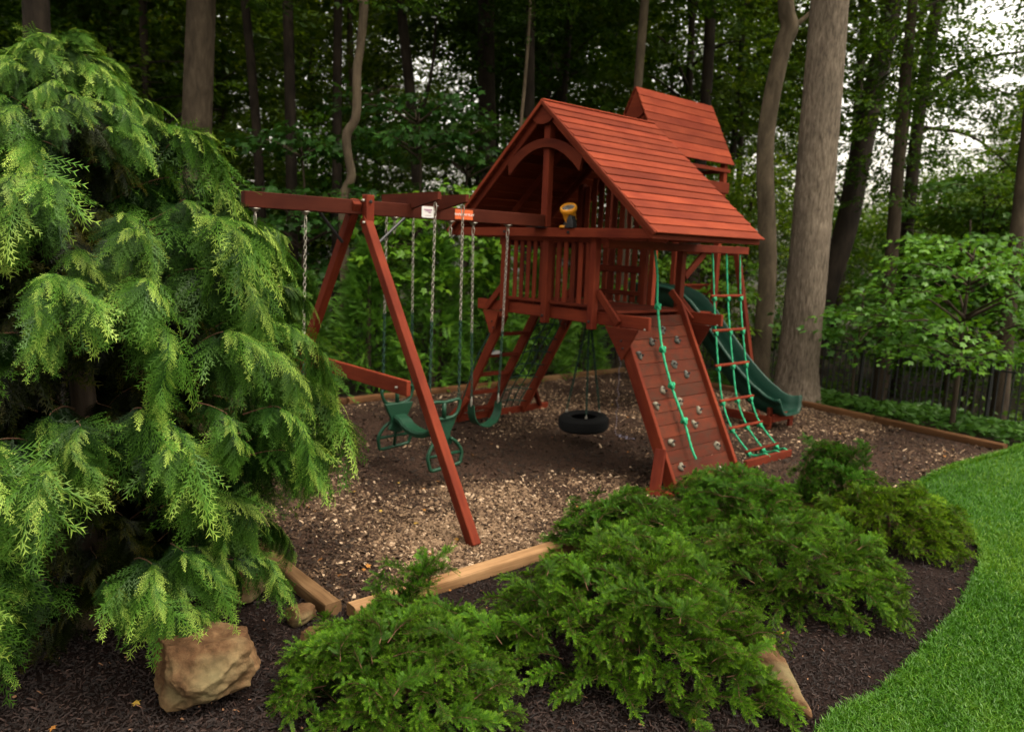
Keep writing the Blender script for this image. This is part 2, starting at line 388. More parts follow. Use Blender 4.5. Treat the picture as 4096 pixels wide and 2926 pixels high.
# ------------------------------------------------------------------ ground sheets
def grid_terrain():
    g = np.concatenate([-np.geomspace(140, 16, 22), np.linspace(-14, 14, 57), np.geomspace(16, 140, 22)])
    X, Y = np.meshgrid(g, g+12, indexing='ij'); Z = terrain(X, Y); n = len(g)
    V = np.stack([X, Y, Z], -1).reshape(-1, 3)
    i, j = np.meshgrid(np.arange(n-1), np.arange(n-1), indexing='ij'); i = i.ravel(); j = j.ravel()
    return mesh_np('forest_floor', V, np.stack([i*n+j, (i+1)*n+j, (i+1)*n+j+1, i*n+j+1], -1), MAT['forest_soil'], smooth=True)
tag(obj('forest_floor', grid_terrain()), 'dark leaf-littered woodland floor sloping away behind the play area', kind='structure')

LAWN = [(0.9, -6), (0.85, -1), (0.95, 1.2), (1.25, 2.9), (1.76, 3.75), (2.21, 4.09), (2.82, 4.69), (3.34, 5.24), (3.80, 5.81), (4.15, 6.30), (4.36, 6.84), (4.43, 7.46), (4.62, 8.29), (5.42, 9.12), (6.20, 9.70), (6.85, 10.18), (7.55, 10.85)]
LAWN_EDGE = spline(np.array(LAWN), 120)
LAWN_POLY = np.vstack([LAWN_EDGE, [(10.5, 11.6), (16, 12.2), (30, 14), (30, -6)]])
PLAY = np.array([W(2.4, -4.0)[:2], W(2.42, -1.4)[:2], W(3.1, 1.1)[:2], (4.62, 8.29), (5.42, 9.12), (6.2, 9.70), (6.85, 10.18), W(3.5, 5.55)[:2], W(0.05, 6.0)[:2], W(-3.8, 6.0)[:2], W(-3.75, -4.0)[:2]])
BED = np.vstack([LAWN_EDGE[:96], [W(3.1, 1.1)[:2], W(2.42, -1.4)[:2], W(2.4, -4.0)[:2], W(-3.75, -4.0)[:2], (-12, 6), (-12, -6)]])
def inside(P, poly):
    x, y = P[:, 0], P[:, 1]; r = np.zeros(len(P), bool); q = np.roll(poly, 1, axis=0)
    for (x1, y1), (x2, y2) in zip(poly, q):
        c = ((y1 > y) != (y2 > y)); r ^= c & (x < (x2-x1)*(y-y1)/(y2-y1+1e-12)+x1)
    return r
def sheet(name, poly, z, mat, label, thick=0.05):
    bm = bmesh.new(); vs = [bm.verts.new((x, y, z)) for x, y in poly]; f = bm.faces.new(vs)
    if f.normal.z < 0: f.normal_flip()
    bmesh.ops.triangulate(bm, faces=[f])
    r = bmesh.ops.extrude_face_region(bm, geom=list(bm.faces))
    for e in r['geom']:
        if isinstance(e, bmesh.types.BMVert): e.co.z += 0.0
    for v in vs: v.co.z -= thick
    bmesh.ops.recalc_face_normals(bm, faces=bm.faces)
    me = bpy.data.meshes.new(name); bm.to_mesh(me); bm.free(); me.materials.append(MAT[mat])
    return tag(obj(name, me), label, kind='structure')
sheet('play_area_ground', PLAY, 0.0, 'chip_soil', 'brown wood chip surface under the wooden playset')
sheet('mulch_bed', BED, 0.004, 'bed_soil', 'dark brown mulch bed around the yews and boulders')
sheet('lawn', LAWN_POLY, 0.03, 'lawn_soil', 'bright mown lawn curving along the mulch bed')

# ------------------------------------------------------------------ loose ground cover (stuff)
def sample_view(n, poly, dmin, dmax, power=1.0, xlim=0.80, margin=0.5):
    """points on the ground in the part of the plane the photograph can see, plus a margin, denser near by"""
    out = []; tot = 0
    while tot < n:
        k = n*3; t = rng.random(k); d = (dmin**(-power) + t*(dmax**(-power)-dmin**(-power)))**(-1/power)
        x = (rng.random(k)*2-1)*(xlim*d+margin); P = np.stack([x, d], -1)
        keep = rng.random(k) < (xlim*d+margin)/(xlim*dmax+margin)*1.0 if power == 0 else np.ones(k, bool)
        P = P[keep & inside(P, poly)]; out.append(P); tot += len(P)
    return np.vstack(out)[:n]
def vnoise(P, sc, seed=0):
    r = np.random.default_rng(seed); G = r.random((64, 64)); q = P*sc+100; i = np.floor(q).astype(int); f = q-i; f = f*f*(3-2*f)
    g = lambda a, b: G[(i[:, 0]+a) % 64, (i[:, 1]+b) % 64]
    return (g(0, 0)*(1-f[:, 0])+g(1, 0)*f[:, 0])*(1-f[:, 1])+(g(0, 1)*(1-f[:, 0])+g(1, 1)*f[:, 0])*f[:, 1]
def chips(P, ln, wd, th, tint, z0, tilt=0.35):
    """a low wedge with a ridge: 4 base corners and 2 ridge points"""
    n = len(P); a = rng.random(n)*2*np.pi
    base = np.array([[-.5, -.5, 0], [.5, -.4, 0], [.45, .5, 0], [-.5, .45, 0], [-.3, 0.05, 1], [.32, -.05, 1]])
    L = np.stack([ln, wd, th], -1)[:, None, :]*base[None]
    px = rng.normal(0, tilt, n); py = rng.normal(0, tilt, n)
    L[..., 2] += L[..., 0]*np.tan(np.clip(px, -.9, .9))[:, None] + L[..., 1]*np.tan(np.clip(py, -.9, .9))[:, None]
    c, s = np.cos(a)[:, None], np.sin(a)[:, None]
    V = np.stack([L[..., 0]*c-L[..., 1]*s+P[:, 0, None], L[..., 0]*s+L[..., 1]*c+P[:, 1, None], L[..., 2]+z0+rng.random(n)[:, None]*0.012], -1)
    F3 = np.array([[0, 4, 3], [1, 2, 5]]); F4 = np.array([[0, 1, 5, 4], [2, 3, 4, 5]])
    o = (np.arange(n)*6)[:, None, None]
    return V.reshape(-1, 3), (F4[None]+o).reshape(-1, 4), (F3[None]+o).reshape(-1, 3), np.repeat(tint, 6)
def play_chips():
    P = sample_view(90000, PLAY, 4.6, 18, 0.6)
    w = 0.55*vnoise(P, 0.55, 3)+0.45*vnoise(P, 1.7, 4)          # scuffed, damp patches and painted tower shade have fewer, darker chips
    uvs = np.stack(UV(P[:, 0], P[:, 1]), -1)
    worn_shaded = np.exp(-((uvs[:, 0]-0.3)/1.0)**2-((uvs[:, 1]-0.6)/0.9)**2) + 0.8*np.exp(-((uvs[:, 0])/0.7)**2-((uvs[:, 1]+1.2)/1.5)**2) + 0.8*np.exp(-((uvs[:, 0]-2.6)/0.55)**2)*(uvs[:, 1] > -1) + 0.7*np.exp(-((uvs[:, 1]+3.6)/0.5)**2) + 0.6*np.exp(-((uvs[:, 0]+2.6)/0.9)**2) + 0.6*np.exp(-((uvs[:, 1]-5.2)/0.6)**2-((uvs[:, 0]-2.4)/1.2)**2)  # first term paints shade under the tower along with the damp
    w = w - 0.42*np.clip(worn_shaded, 0, 1)
    keep = rng.random(len(P)) < np.clip(0.35+1.6*(w-0.15), 0.22, 1); P = P[keep]; w = w[keep]; n = len(P)
    d = np.linalg.norm(P, axis=1); big = 0.75+0.5*rng.random(n)+0.03*d
    ln = (0.014+0.034*rng.random(n)**2.4)*big; wd = ln*(0.3+0.4*rng.random(n)); th = 0.004+0.006*rng.random(n)
    t = np.clip(rng.normal(0.38, 0.23, n)+1.15*(w-0.38), 0, 0.82); t[(rng.random(n) < 0.06*np.clip(w*2.4, 0.15, 1.3))] = 0.97
    V, F4, F3, T = chips(P, ln, wd, th, t, 0.002)
    tag(obj('wood_chips', mesh_np('wood_chips', V, [F4, F3], MAT['chip'], T)), 'loose tan and brown wood chips covering the play area', kind='stuff')
play_chips()
def bed_shreds():
    P = sample_view(42000, BED, 2.9, 9.5, 1.6)
    n = len(P); ln = (0.012+0.045*rng.random(n)**2.2); wd = 0.004+0.007*rng.random(n); th = 0.003+0.006*rng.random(n)
    t = np.clip(rng.normal(0.42, 0.24, n), 0, 0.92); t[rng.random(n) < 0.006] = 1.0
    V, F4, F3, T = chips(P, ln, wd, th, t, 0.006, 0.4)
    tag(obj('mulch_shreds', mesh_np('mulch_shreds', V, [F4, F3], MAT['shred'], T)), 'shredded dark bark mulch lying between the yews and boulders', kind='stuff')
bed_shreds()
def lawn_grass():
    P = sample_view(150000, LAWN_POLY, 3.0, 16, 1.3, 1.05, 1.0)
    k = (rng.random(11000)*(len(LAWN_EDGE)-22)).astype(int)+18         # longer fringe along the cut edge
    E = LAWN_EDGE[k] + rng.normal(0, 0.02, (len(k), 2)) + np.array([0.02, -0.015])
    P = np.vstack([P, E]); n = len(P); d = np.linalg.norm(P, axis=1)
    h = (0.028+0.030*rng.random(n))*(1+0.25*vnoise(P, 3, 9)); w = (0.0017+0.0012*rng.random(n))*(0.7+0.16*d)
    a = rng.random(n)*2*np.pi; lean = 0.25+0.75*rng.random(n); b = a+rng.normal(0, 0.8, n)
    dx, dy = np.cos(a), np.sin(a); sx, sy = np.cos(b+np.pi/2), np.sin(b+np.pi/2)
    z = np.full(n, 0.028)
    def pt(side, hh, ll): return np.stack([P[:, 0]+side*sx*w+dx*ll*h, P[:, 1]+side*sy*w+dy*ll*h, z+hh*h], -1)
    V = np.stack([pt(-1, 0, 0), pt(1, 0, 0), pt(0.8, 0.6, 0.35*lean), pt(-0.8, 0.6, 0.35*lean), pt(0, 1.0-0.25*lean, lean)], 1)
    o = (np.arange(n)*5)[:, None]; F4 = o+np.array([[0, 1, 2, 3]]); F3 = o+np.array([[3, 2, 4]])
    t = np.clip(0.30+0.45*vnoise(P, 0.9, 5)+0.25*vnoise(P, 4.5, 6)-0.15+rng.normal(0, 0.12, n), 0, 0.85); t[rng.random(n) < 0.02] = 1.0
    T = np.clip(np.stack([t-0.2, t-0.2, t, t, t+0.12], 1), 0, 1).ravel()
    tag(obj('lawn_grass', mesh_np('lawn_grass', V.reshape(-1, 3), [F4, F3], MAT['grass'], T)), 'short bright green mown grass of the lawn', kind='stuff')
lawn_grass()

# ------------------------------------------------------------------ landscape timbers
def timber_mesh(L, w=0.125, h=0.108, mat='timber'):
    a = np.linspace(0, 2*np.pi, 16, endpoint=False); e = 4.5
    cy_, cz = np.sign(np.cos(a))*np.abs(np.cos(a))**(2/e)*w/2, np.sign(np.sin(a))*np.abs(np.sin(a))**(2/e)*h/2
    xs = np.linspace(-L/2, L/2, 14); r = np.random.default_rng(int(L*1000))
    V = np.stack([np.repeat(xs[:, None], 16, 1), cy_[None]*(1+r.normal(0, 0.02, (14, 16))), cz[None]*(1+r.normal(0, 0.025, (14, 16)))], -1).reshape(-1, 3)
    i = np.arange(13)[:, None]*16; j = np.arange(16)[None]; j2 = (j+1) % 16
    F = np.stack([i+j, i+j2, i+16+j2, i+16+j], -1).reshape(-1, 4)
    me = bpy.data.meshes.new('timber'); bm = bmesh.new(); vs = [bm.verts.new(p) for p in V]
    for f in F: bm.faces.new([vs[k] for k in f])
    bm.faces.new(vs[:16]); bm.faces.new(vs[-16:]); bmesh.ops.recalc_face_normals(bm, faces=bm.faces)
    bm.to_mesh(me); bm.free(); me.materials.append(MAT[mat]); return me
TIMBERS = [
    ((2.44, -4.02), (2.44, -1.52), 'timber', 'pale squared timber edging the play area behind the front yew, in plain sight'),
    ((2.46, -1.50), (3.10, 0.98), 'timber', 'pale timber edging mostly hidden behind the bushy yews at the foot of the climbing wall'),
    ((2.34, -4.10), (0.05, -4.10), 'timber', 'short visible timber end emerging from under the weeping cypress'),
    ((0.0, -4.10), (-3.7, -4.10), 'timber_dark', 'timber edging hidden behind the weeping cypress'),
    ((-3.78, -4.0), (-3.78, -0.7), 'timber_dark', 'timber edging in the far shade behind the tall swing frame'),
    ((-3.78, -0.65), (-3.80, 2.5), 'timber_dark', 'timber edging in front of the arborvitae shrubs, seen behind the ladder'),  # darker wood stands in for the shade on this piece
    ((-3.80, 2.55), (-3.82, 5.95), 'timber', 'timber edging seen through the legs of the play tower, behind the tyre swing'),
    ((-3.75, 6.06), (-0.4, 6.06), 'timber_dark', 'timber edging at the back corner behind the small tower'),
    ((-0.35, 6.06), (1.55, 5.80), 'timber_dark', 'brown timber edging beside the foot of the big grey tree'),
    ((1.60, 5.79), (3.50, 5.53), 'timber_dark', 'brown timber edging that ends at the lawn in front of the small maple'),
]
for (a, b, mt, lab) in TIMBERS:
    M, L = frame_between(W(*a, 0.046), W(*b, 0.046))
    o = obj('landscape_timber', timber_mesh(L, mat=mt)); o.matrix_world = M
    tag(o, lab, 'timber', 'landscape timbers edging the play area')

# ------------------------------------------------------------------ the wooden playset
PS = thing('wooden_playset', 'red-stained wooden playset with gabled roof, swing beam, climbing wall and green slide', 'playset', W(0, 0, 0), -TH)
def bolt(par, p, axis, r=0.016, mat='bolt_hole', ln=0.012):
    V, F = lathe_np([(0, 0), (r, 0), (r, ln), (r*0.6, ln+0.004), (0, ln+0.004)], 10)
    q = Vector(axis).to_track_quat('Z', 'Y').to_matrix().to_4x4(); q.translation = p
    return par.add('bolt', mesh_np('bolt', V, F, MAT[mat], smooth=False), q)
def group_part(par, name, M=None):
    o = obj(name, None, par.o); o.empty_display_size = 0.1; return Node(o, Matrix.Identity(4))
# front posts and rims
for v in (-0.78, 0, 0.78):
    board(PS, 'post', (v, -0.045, 1.63), (v, -0.045, 2.68 if v else 2.62), 0.089, 0.089, up=(0, 1, 0))
    bolt(PS, (v, -0.09, 1.72), (0, -1, 0))
board(PS, 'gable_post', (0, -0.10, 2.775), (0.0, -0.10, 4.02), 0.10, 0.089, up=(0, 1, 0))
for v, u, z1 in ((-0.78, 1.30, 3.42), (0.83, 1.48, 2.66)):
    board(PS, 'post', (v, u, 1.55), (v, u, z1), 0.089, 0.089, up=(0, 1, 0))
board(PS, 'rim_beam', (-1.40, 0.03, 1.76), (1.565, 0.03, 1.76), 0.045, 0.14)
board(PS, 'rim_beam', (-1.40, 1.37, 1.76), (1.565, 1.37, 1.76), 0.045, 0.14)
board(PS, 'rim_beam', (-0.80, 0.055, 1.755), (-0.80, 1.345, 1.755), 0.04, 0.13)
board(PS, 'rim_beam', (0.80, 0.055, 1.745), (0.80, 1.345, 1.745), 0.04, 0.11)
for u in (0.03, 1.37):
    bolt(PS, (1.52, u-0.024, 1.70), (0, -1, 0), 0.010, 'steel'); bolt(PS, (1.10, u-0.024, 1.80), (0, -1, 0))
dk = group_part(PS, 'deck')
for i in range(14):
    v = -0.84+i*0.1415
    board(dk, 'plank', (v, 0.055, 1.842), (v, 1.345, 1.842), 0.136, 0.032)
# braces and gusset plates
for s, u in ((1, -0.018), (1, 1.322), (-1, -0.018), (-1, 1.322)):
    board(PS, 'brace', (s*0.82, u, 2.06), (s*1.16, u, 1.73), 0.04, 0.085, up=(s*1, 0, 1))
    poly = [(-0.24, 0.0), (0.24, 0.0), (0.03, -0.36)] if s > 0 else [(-0.20, 0), (0.14, 0), (0.02, -0.30), (-0.04, -0.30)]
    M = Matrix(((1, 0, 0, s*1.22 if s > 0 else -1.02), (0, 0, -1, u-0.012), (0, 1, 0, 1.69), (0, 0, 0, 1)))
    g = PS.add('gusset_plate', prism(poly, 0.03, MAT['redwood']), M)
    for k, (du, dz) in enumerate(((0.02, -0.14), (0.05, -0.22))): bolt(PS, ((1.22 if s > 0 else -1.03)+du, u-0.027, 1.69+dz), (0, -1, 0), 0.010)
# front railing
rl = group_part(PS, 'front_railing')
board(rl, 'bottom_rail', (-0.735, 0.0, 1.885), (-0.045, 0.0, 1.885), 0.075, 0.036)
board(rl, 'bottom_rail', (0.045, 0.0, 1.885), (0.735, 0.0, 1.885), 0.075, 0.036)
board(rl, 'top_rail', (-0.735, 0.0, 2.645), (0.735, 0.0, 2.645), 0.04, 0.07)
for half in (-0.39, 0.39):
    for i in range(5):
        v = half + (i-2)*0.122
        board(rl, 'slat', (v, 0.0, 1.90), (v, 0.0, 2.615), 0.066, 0.024, up=(0, 1, 0))
# back wall: tall slats up into the gable, opening on the right
bw = group_part(PS, 'back_wall')
for i in range(9):
    v = -0.70+i*0.128
    board(bw, 'slat', (v, 1.33, 1.87), (v, 1.33, min(3.55, 3.98-0.844*abs(v))), 0.085 if i != 6 else 0.06, 0.022, up=(0, 1, 0))
board(bw, 'cross_rail', (-0.735, 1.30, 2.30), (0.40, 1.30, 2.30), 0.03, 0.09)
board(bw, 'cross_rail', (-0.735, 1.30, 2.66), (0.735, 1.30, 2.66), 0.04, 0.09)
board(bw, 'cross_rail', (-0.735, 1.30, 1.99), (0.40, 1.30, 1.99), 0.03, 0.06)
board(bw, 'wall_post', (0.40, 1.30, 1.86), (0.40, 1.30, 3.55), 0.07, 0.07, up=(0, 1, 0))
# left railing, upper part
ll = group_part(PS, 'side_railing')
board(ll, 'top_rail', (-0.80, 0.03, 2.645), (-0.80, 1.27, 2.645), 0.04, 0.07)
for i in range(4):
    u = 0.82+i*0.125
    board(ll, 'slat', (-0.80, u, 1.87), (-0.80, u, 2.61), 0.024, 0.066, up=(0, 1, 0))
# roof
RZ, EZ, EV = 4.205, 2.72, 1.775
roof = group_part(PS, 'roof')
sl = Vector((EV, 0, EZ-RZ)); SL = sl.length; sl.normalize(); nrm = Vector((-sl.z, 0, sl.x))
for s in (1, -1):
    d = Vector((s*sl.x, 0, sl.z)); n = Vector((s*nrm.x, 0, nrm.z))
    for i in range(17):
        t = (i+0.5)*SL/17
        c = Vector((0, 0, RZ)) + d*(t+0.004) + n*0.006
        nn = (n - d*(0.105+rnd.uniform(-0.012, 0.012))).normalized()
        j = rnd.uniform(-0.006, 0.006)
        board(roof, 'roof_slat', (c.x, -0.235+j, c.z), (c.x, 1.775+j, c.z), 0.150, 0.017, 'roofwood', up=nn, bev=0.004)
    for u in (-0.17, 0.55, 1.25, 1.72):
        c0 = Vector((0, u, RZ)) - n*0.062 + d*0.06; c1 = c0 + d*(SL-0.10)
        board(roof, 'rafter', c0, c1, 0.04, 0.09, 'redwood', up=n)
    c0 = Vector((0, -0.252, RZ+0.004)) - n*0.012 + d*0.0; c1 = c0 + d*(SL+0.01)
    board(roof, 'rake_trim', c0, c1, 0.024, 0.046, 'roofwood', up=n)
    e = Vector((0, 0, RZ)) + d*(SL-0.03) - n*0.05
    board(roof, 'eave_fascia', (e.x, -0.235, e.z), (e.x, 1.76, e.z), 0.022, 0.085, 'redwood')
board(roof, 'ridge_cap', (0, -0.25, RZ+0.014), (0, 1.78, RZ+0.014), 0.05, 0.02, 'roofwood')
board(roof, 'tie_beam', (-1.72, -0.16, 2.712), (1.72, -0.16, 2.712), 0.042, 0.105)
board(roof, 'tie_beam', (-1.62, 1.62, 2.72), (1.62, 1.62, 2.72), 0.042, 0.105)
bolt(PS, (0.47, -0.182, 2.715), (0, -1, 0), 0.017); bolt(PS, (-0.66, -0.182, 2.715), (0, -1, 0), 0.017)
# curved collar under the gable
ap = []
for t in np.linspace(-1, 1, 15): ap.append((0.64*t, 3.79-0.24*t*t))
for t in np.linspace(1, -1, 15): ap.append((0.60*t, 3.69-0.30*t*t))
Mv = lambda u: Matrix(((1, 0, 0, 0), (0, 0, -1, u), (0, 1, 0, 0), (0, 0, 0, 1)))
roof.add('gable_arch', prism(ap, 0.04, MAT['redwood'], bev=0), Mv(-0.172))
roof.add('gable_plate', prism([(-0.20, 4.02), (0, 4.185), (0.20, 4.02), (0.1, 3.96), (0, 3.945), (-0.1, 3.96)], 0.03, MAT['redwood'], bev=0), Mv(-0.205))
# side beams under the eaves; the right one runs on to carry the ropes
board(PS, 'rope_beam', (0.90, -0.02, 2.60), (0.90, 2.80, 2.60), 0.09, 0.095, 'redwood')
board(PS, 'side_beam', (-0.90, -0.02, 2.60), (-0.90, 1.40, 2.60), 0.09, 0.095)
board(PS, 'knee_brace', (0.86, 1.53, 2.24), (0.88, 1.88, 2.545), 0.04, 0.09, up=(0, -1, 1))
board(PS, 'knee_brace', (0.83, 1.48, 1.98), (1.10, 1.48, 1.74), 0.04, 0.08, up=(0, 1, 1))
# swing beam and frame
board(PS, 'swing_beam', (0, -3.76, 2.845), (0, -0.155, 2.845), 0.089, 0.14, 'beamwood')
PS.add('beam_bracket', box_mesh(0.22, 0.14, 0.008, MAT['black_metal'], 0.002), Matrix.Translation((0, -0.24, 2.769)))
af = group_part(PS, 'swing_frame')
board(af, 'hanger_block', (0.092, -2.56, 2.60), (0.092, -2.56, 2.965), 0.085, 0.09, up=(0, 1, 0))
board(af, 'leg', (0.06, -2.57, 2.74), (1.93, -2.57, 0.0), 0.089, 0.10, up=(1, 0, 0.7))
board(af, 'leg', (0.05, -2.665, 2.90), (-1.93, -2.665, 0.0), 0.089, 0.10, up=(-1, 0, 0.7))
board(af, 'cross_brace', (-1.15, -2.735, 1.24), (1.13, -2.735, 1.24), 0.045, 0.14)
for p in ((0.10, -2.61, 2.91), (0.12, -2.615, 2.70), (0.98, -2.76, 1.23)): bolt(af, p, (0, -1, 0), 0.014, 'steel', 0.02)
bolt(af, (0.135, -2.56, 2.90), (1, 0, 0), 0.016); bolt(af, (0.137, -2.56, 2.67), (1, 0, 0), 0.018, 'steel')
board(af, 'metal_strut', (-0.02, -3.02, 2.775), (-0.12, -2.72, 2.50), 0.03, 0.03, 'black_metal', bev=0.01)
board(af, 'metal_strut', (0.03, -2.10, 2.775), (0.13, -2.52, 2.46), 0.03, 0.03, 'black_metal', bev=0.01)
for u in (-2.02, -1.68):
    poly = [(-0.52, 3.025), (0.52, 3.025), (0.52, 2.95), (0.048, 2.87), (0.048, 2.925), (-0.048, 2.925), (-0.048, 2.87), (-0.52, 2.95)]
    PS.add('glider_crossbar', prism(poly, 0.04, MAT['beamwood'], bev=0), Mv(u))
def hanger(u, par=PS):
    V, F = lathe_np([(0, 0), (0.045, 0), (0.05, -0.006), (0.028, -0.012), (0.026, -0.03), (0.012, -0.034), (0.0, -0.036)], 14)
    b = Build(); b.put(V, F)
    a = np.linspace(0, 2*np.pi, 13); b.tube(np.stack([0.014*np.sin(a), 0*a, -0.05+0.018*np.cos(a)], -1), 0.005, 6)
    par.add('swing_hanger', b.mesh('swing_hanger', MAT['steel']), Matrix.Translation((0, u, 2.774)))
for u in (-3.65, -3.17, -2.20, -1.50, -1.19, -0.69): hanger(u)
def carabiner(u, z, par=PS, v=0.0):
    pts = [(0, 0), (0.018, -0.02), (0.022, -0.06), (0.012, -0.10), (0, -0.11), (-0.012, -0.10), (-0.022, -0.06), (-0.018, -0.02), (0, 0)]
    P = spline([(x, 0, y) for x, y in pts], 28); V, F4, F3 = tube_np(P, 0.005, 6)
    return par.add('carabiner', mesh_np('carabiner', V, [F4, F3], MAT['steel'], smooth=True), Matrix.Translation((v, u, z)))
for u in (-2.20, -1.50): carabiner(u, 2.72)
# plates on the beam
def plate_poly(w, h, r, n=5):
    P = []
    for cx_, cy_, a0 in ((w/2-r, h/2-r, 0), (-w/2+r, h/2-r, 90), (-w/2+r, -h/2+r, 180), (w/2-r, -h/2+r, 270)):
        for k in range(n): a = math.radians(a0+90*k/(n-1)); P.append((cx_+r*math.cos(a), cy_+r*math.sin(a)))
    return P
Mp = lambda u, z, off: Matrix(((0, 0, 1, off), (1, 0, 0, u), (0, 1, 0, z), (0, 0, 0, 1)))
pw = PS.add('white_sign_plate', prism(plate_poly(0.152, 0.115, 0.018), 0.004, MAT['white'], bev=0), Mp(-1.83, 2.846, 0.048))
for (x, y, w, h) in ((0.0, 0.024, 0.10, 0.009), (0.0, 0.010, 0.075, 0.004), (0.022, -0.004, 0.03, 0.008), (0.0, -0.035, 0.08, 0.003)):
    pw.add('print_line', box_mesh(w, h, 0.002, MAT['purple'], 0.0004), Mp(-1.83+x, 2.846+y, 0.0515))
po = PS.add('orange_sign_plate', prism(plate_poly(0.24, 0.105, 0.006), 0.004, MAT['orange'], bev=0), Mp(-1.36, 2.848, 0.048))
fc = bpy.data.curves.new('lettering', 'FONT'); fc.body = 'RAINBOW PLAY'; fc.size = 0.036; fc.align_x = 'CENTER'; fc.align_y = 'CENTER'; fc.extrude = 0.0008
fc.materials.append(MAT['white']); _fo = bpy.data.objects.new('lettering', fc); COL.objects.link(_fo); bpy.context.view_layer.update()
_fm = bpy.data.meshes.new_from_object(_fo.evaluated_get(bpy.context.evaluated_depsgraph_get())); bpy.data.objects.remove(_fo)
_fm.materials.clear(); _fm.materials.append(MAT['white']); po.add('lettering', _fm, Mp(-1.355, 2.846, 0.0512))
# climbing wall
cw = group_part(PS, 'climbing_wall')
KW = 0.77/1.48
wx = lambda z, off=0.0: 2.11-off-z*KW
dwn = Vector((KW, 0, -1)).normalized(); nw = Vector((1, 0, KW)).normalized()
def wpt(u, z, out): p = Vector((wx(z), u, z))+nw*out; return p
for u, ztop, zb in ((0.025, 1.50, 0.0), (1.195, 1.93, 0.0)):
    board(cw, 'side_rail', wpt(u, ztop, -0.07), wpt(u, zb+0.03, -0.07), 0.05, 0.15, 'redwood', up=nw)
board(cw, 'side_rail', wpt(0.025, 1.86, -0.11), wpt(0.025, 1.52, -0.11), 0.045, 0.09, 'redwood', up=nw)
zs = np.linspace(1.83, 0.05, 15)
for i in range(14):
    zc = (zs[i]+zs[i+1])/2; c = wpt(0, zc, -0.075+rnd.uniform(-0.003, 0.003))
    hgt = (zs[i]-zs[i+1])/abs(dwn.z) - 0.003
    board(cw, 'wall_plank', (c.x, 0.052, c.z), (c.x, 1.168, c.z), hgt, 0.03, 'wallwood', up=nw, bev=0.0025)
board(cw, 'back_leg', (1.95, -0.20, 0.0), (1.86, -0.02, 0.46), 0.12, 0.045, up=(0.3, -1, 0.3))
board(cw, 'foot_plate', (1.83, -0.20, 0.03), (2.10, -0.05, 0.03), 0.10, 0.05)
def hold_mesh(seed):
    r = np.random.default_rng(seed); bm = bmesh.new(); bmesh.ops.create_icosphere(bm, subdivisions=2, radius=1.0)
    ph = r.random(4)*6
    for v in bm.verts:
        a = math.atan2(v.co.y, v.co.x); k = 1+0.20*math.sin(2*a+ph[0])+0.16*math.sin(3*a+ph[1])+0.06*math.sin(5*a+ph[2])
        z = v.co.z; v.co.x *= 0.052*k; v.co.y *= 0.044*k; v.co.z = (max(z, -0.15)*0.035) + (0.014 if z > 0.5 else 0)*math.sin(a+ph[3])
    n0 = len(bm.faces)
    for sx in (-1, 1):
        r_ = bmesh.ops.create_cone(bm, cap_ends=True, segments=8, radius1=0.011, radius2=0.011, depth=0.02)
        for v in r_['verts']: v.co += Vector((sx*0.019, 0.006*sx*math.sin(ph[0]), 0.036))
    bm.faces.ensure_lookup_table()
    for f in bm.faces[n0:]: f.material_index = 1
    me = bpy.data.meshes.new('hand_hold'); bm.to_mesh(me); bm.free()
    for p in me.polygons: p.use_smooth = True
    return me
HM = []
for k in range(4):
    a = hold_mesh(40+k); b = a.copy(); a.materials.append(MAT['hold']); b.materials.append(MAT['hold_grey']); a.materials.append(MAT['bolt_hole']); b.materials.append(MAT['bolt_hole']); HM.append((a, b))
hole = mesh_np('bolt_hole', *[x for x in lathe_np([(0, 0.0), (0.011, 0.0), (0.012, 0.006), (0, 0.006)], 8)], MAT['bolt_hole'])
HOLDS = [(0.71, 1.66), (0.46, 1.54), (0.93, 1.54), (0.18, 1.41), (0.72, 1.28), (0.89, 1.16), (0.38, 1.03), (0.19, 0.89), (0.6, 0.89), (0.9, 0.77), (0.74, 0.64), (0.24, 0.51), (1.01, 0.38), (0.27, 0.26), (0.93, 0.13)]
Rw = Matrix((Vector((0, 1, 0)), -dwn, nw)).transposed().to_4x4()
for i, (u, z) in enumerate(HOLDS):
    M = Rw @ Matrix.Rotation(rnd.uniform(-0.6, 0.6), 4, 'Z'); M.translation = wpt(u, z, -0.058)
    h = cw.add('hand_hold', HM[i % 4][1 if z > 1.1 else 0], M)
# stair ladder and cargo net on the far-left side
KL = (1.93-0.95)/1.6
lx = lambda z: -0.95-(1.6-z)*KL
ld = group_part(PS, 'ladder')
nl = Vector((-1, 0, KL)).normalized()
for u in (0.09, 0.66, 1.36):
    board(ld, 'side_rail', (lx(1.66), u, 1.66), (lx(0.02), u, 0.02), 0.045, 0.14, up=nl)
for z in (1.36, 1.04, 0.75, 0.46, 0.18):
    board(ld, 'rung', (lx(z), 0.113, z), (lx(z), 0.637, z), 0.12, 0.04)
board(ld, 'base_board', (-1.88, -0.08, 0.05), (-1.93, 1.92, 0.05), 0.05, 0.10)
board(ld, 'foot_brace', (-1.86, -0.06, 0.06), (-1.62, 0.06, 0.40), 0.09, 0.05, up=(0.5, -1, 0.4))
board(ld, 'foot_brace', (-1.90, 1.72, 0.08), (-1.70, 1.42, 0.38), 0.08, 0.05, up=(0, 1, 1))
nb = Build()
for u in (0.80, 0.95, 1.10, 1.25): nb.tube([(lx(z)-0.02, u+0.02*math.sin(z*9+u*7), z) for z in np.linspace(1.60, 0.12, 14)], 0.009, 6)
for z in np.linspace(1.45, 0.22, 7): nb.tube([(lx(z)-0.02, u, z+0.025*math.sin(u*8)) for u in np.linspace(0.68, 1.34, 8)], 0.009, 6)
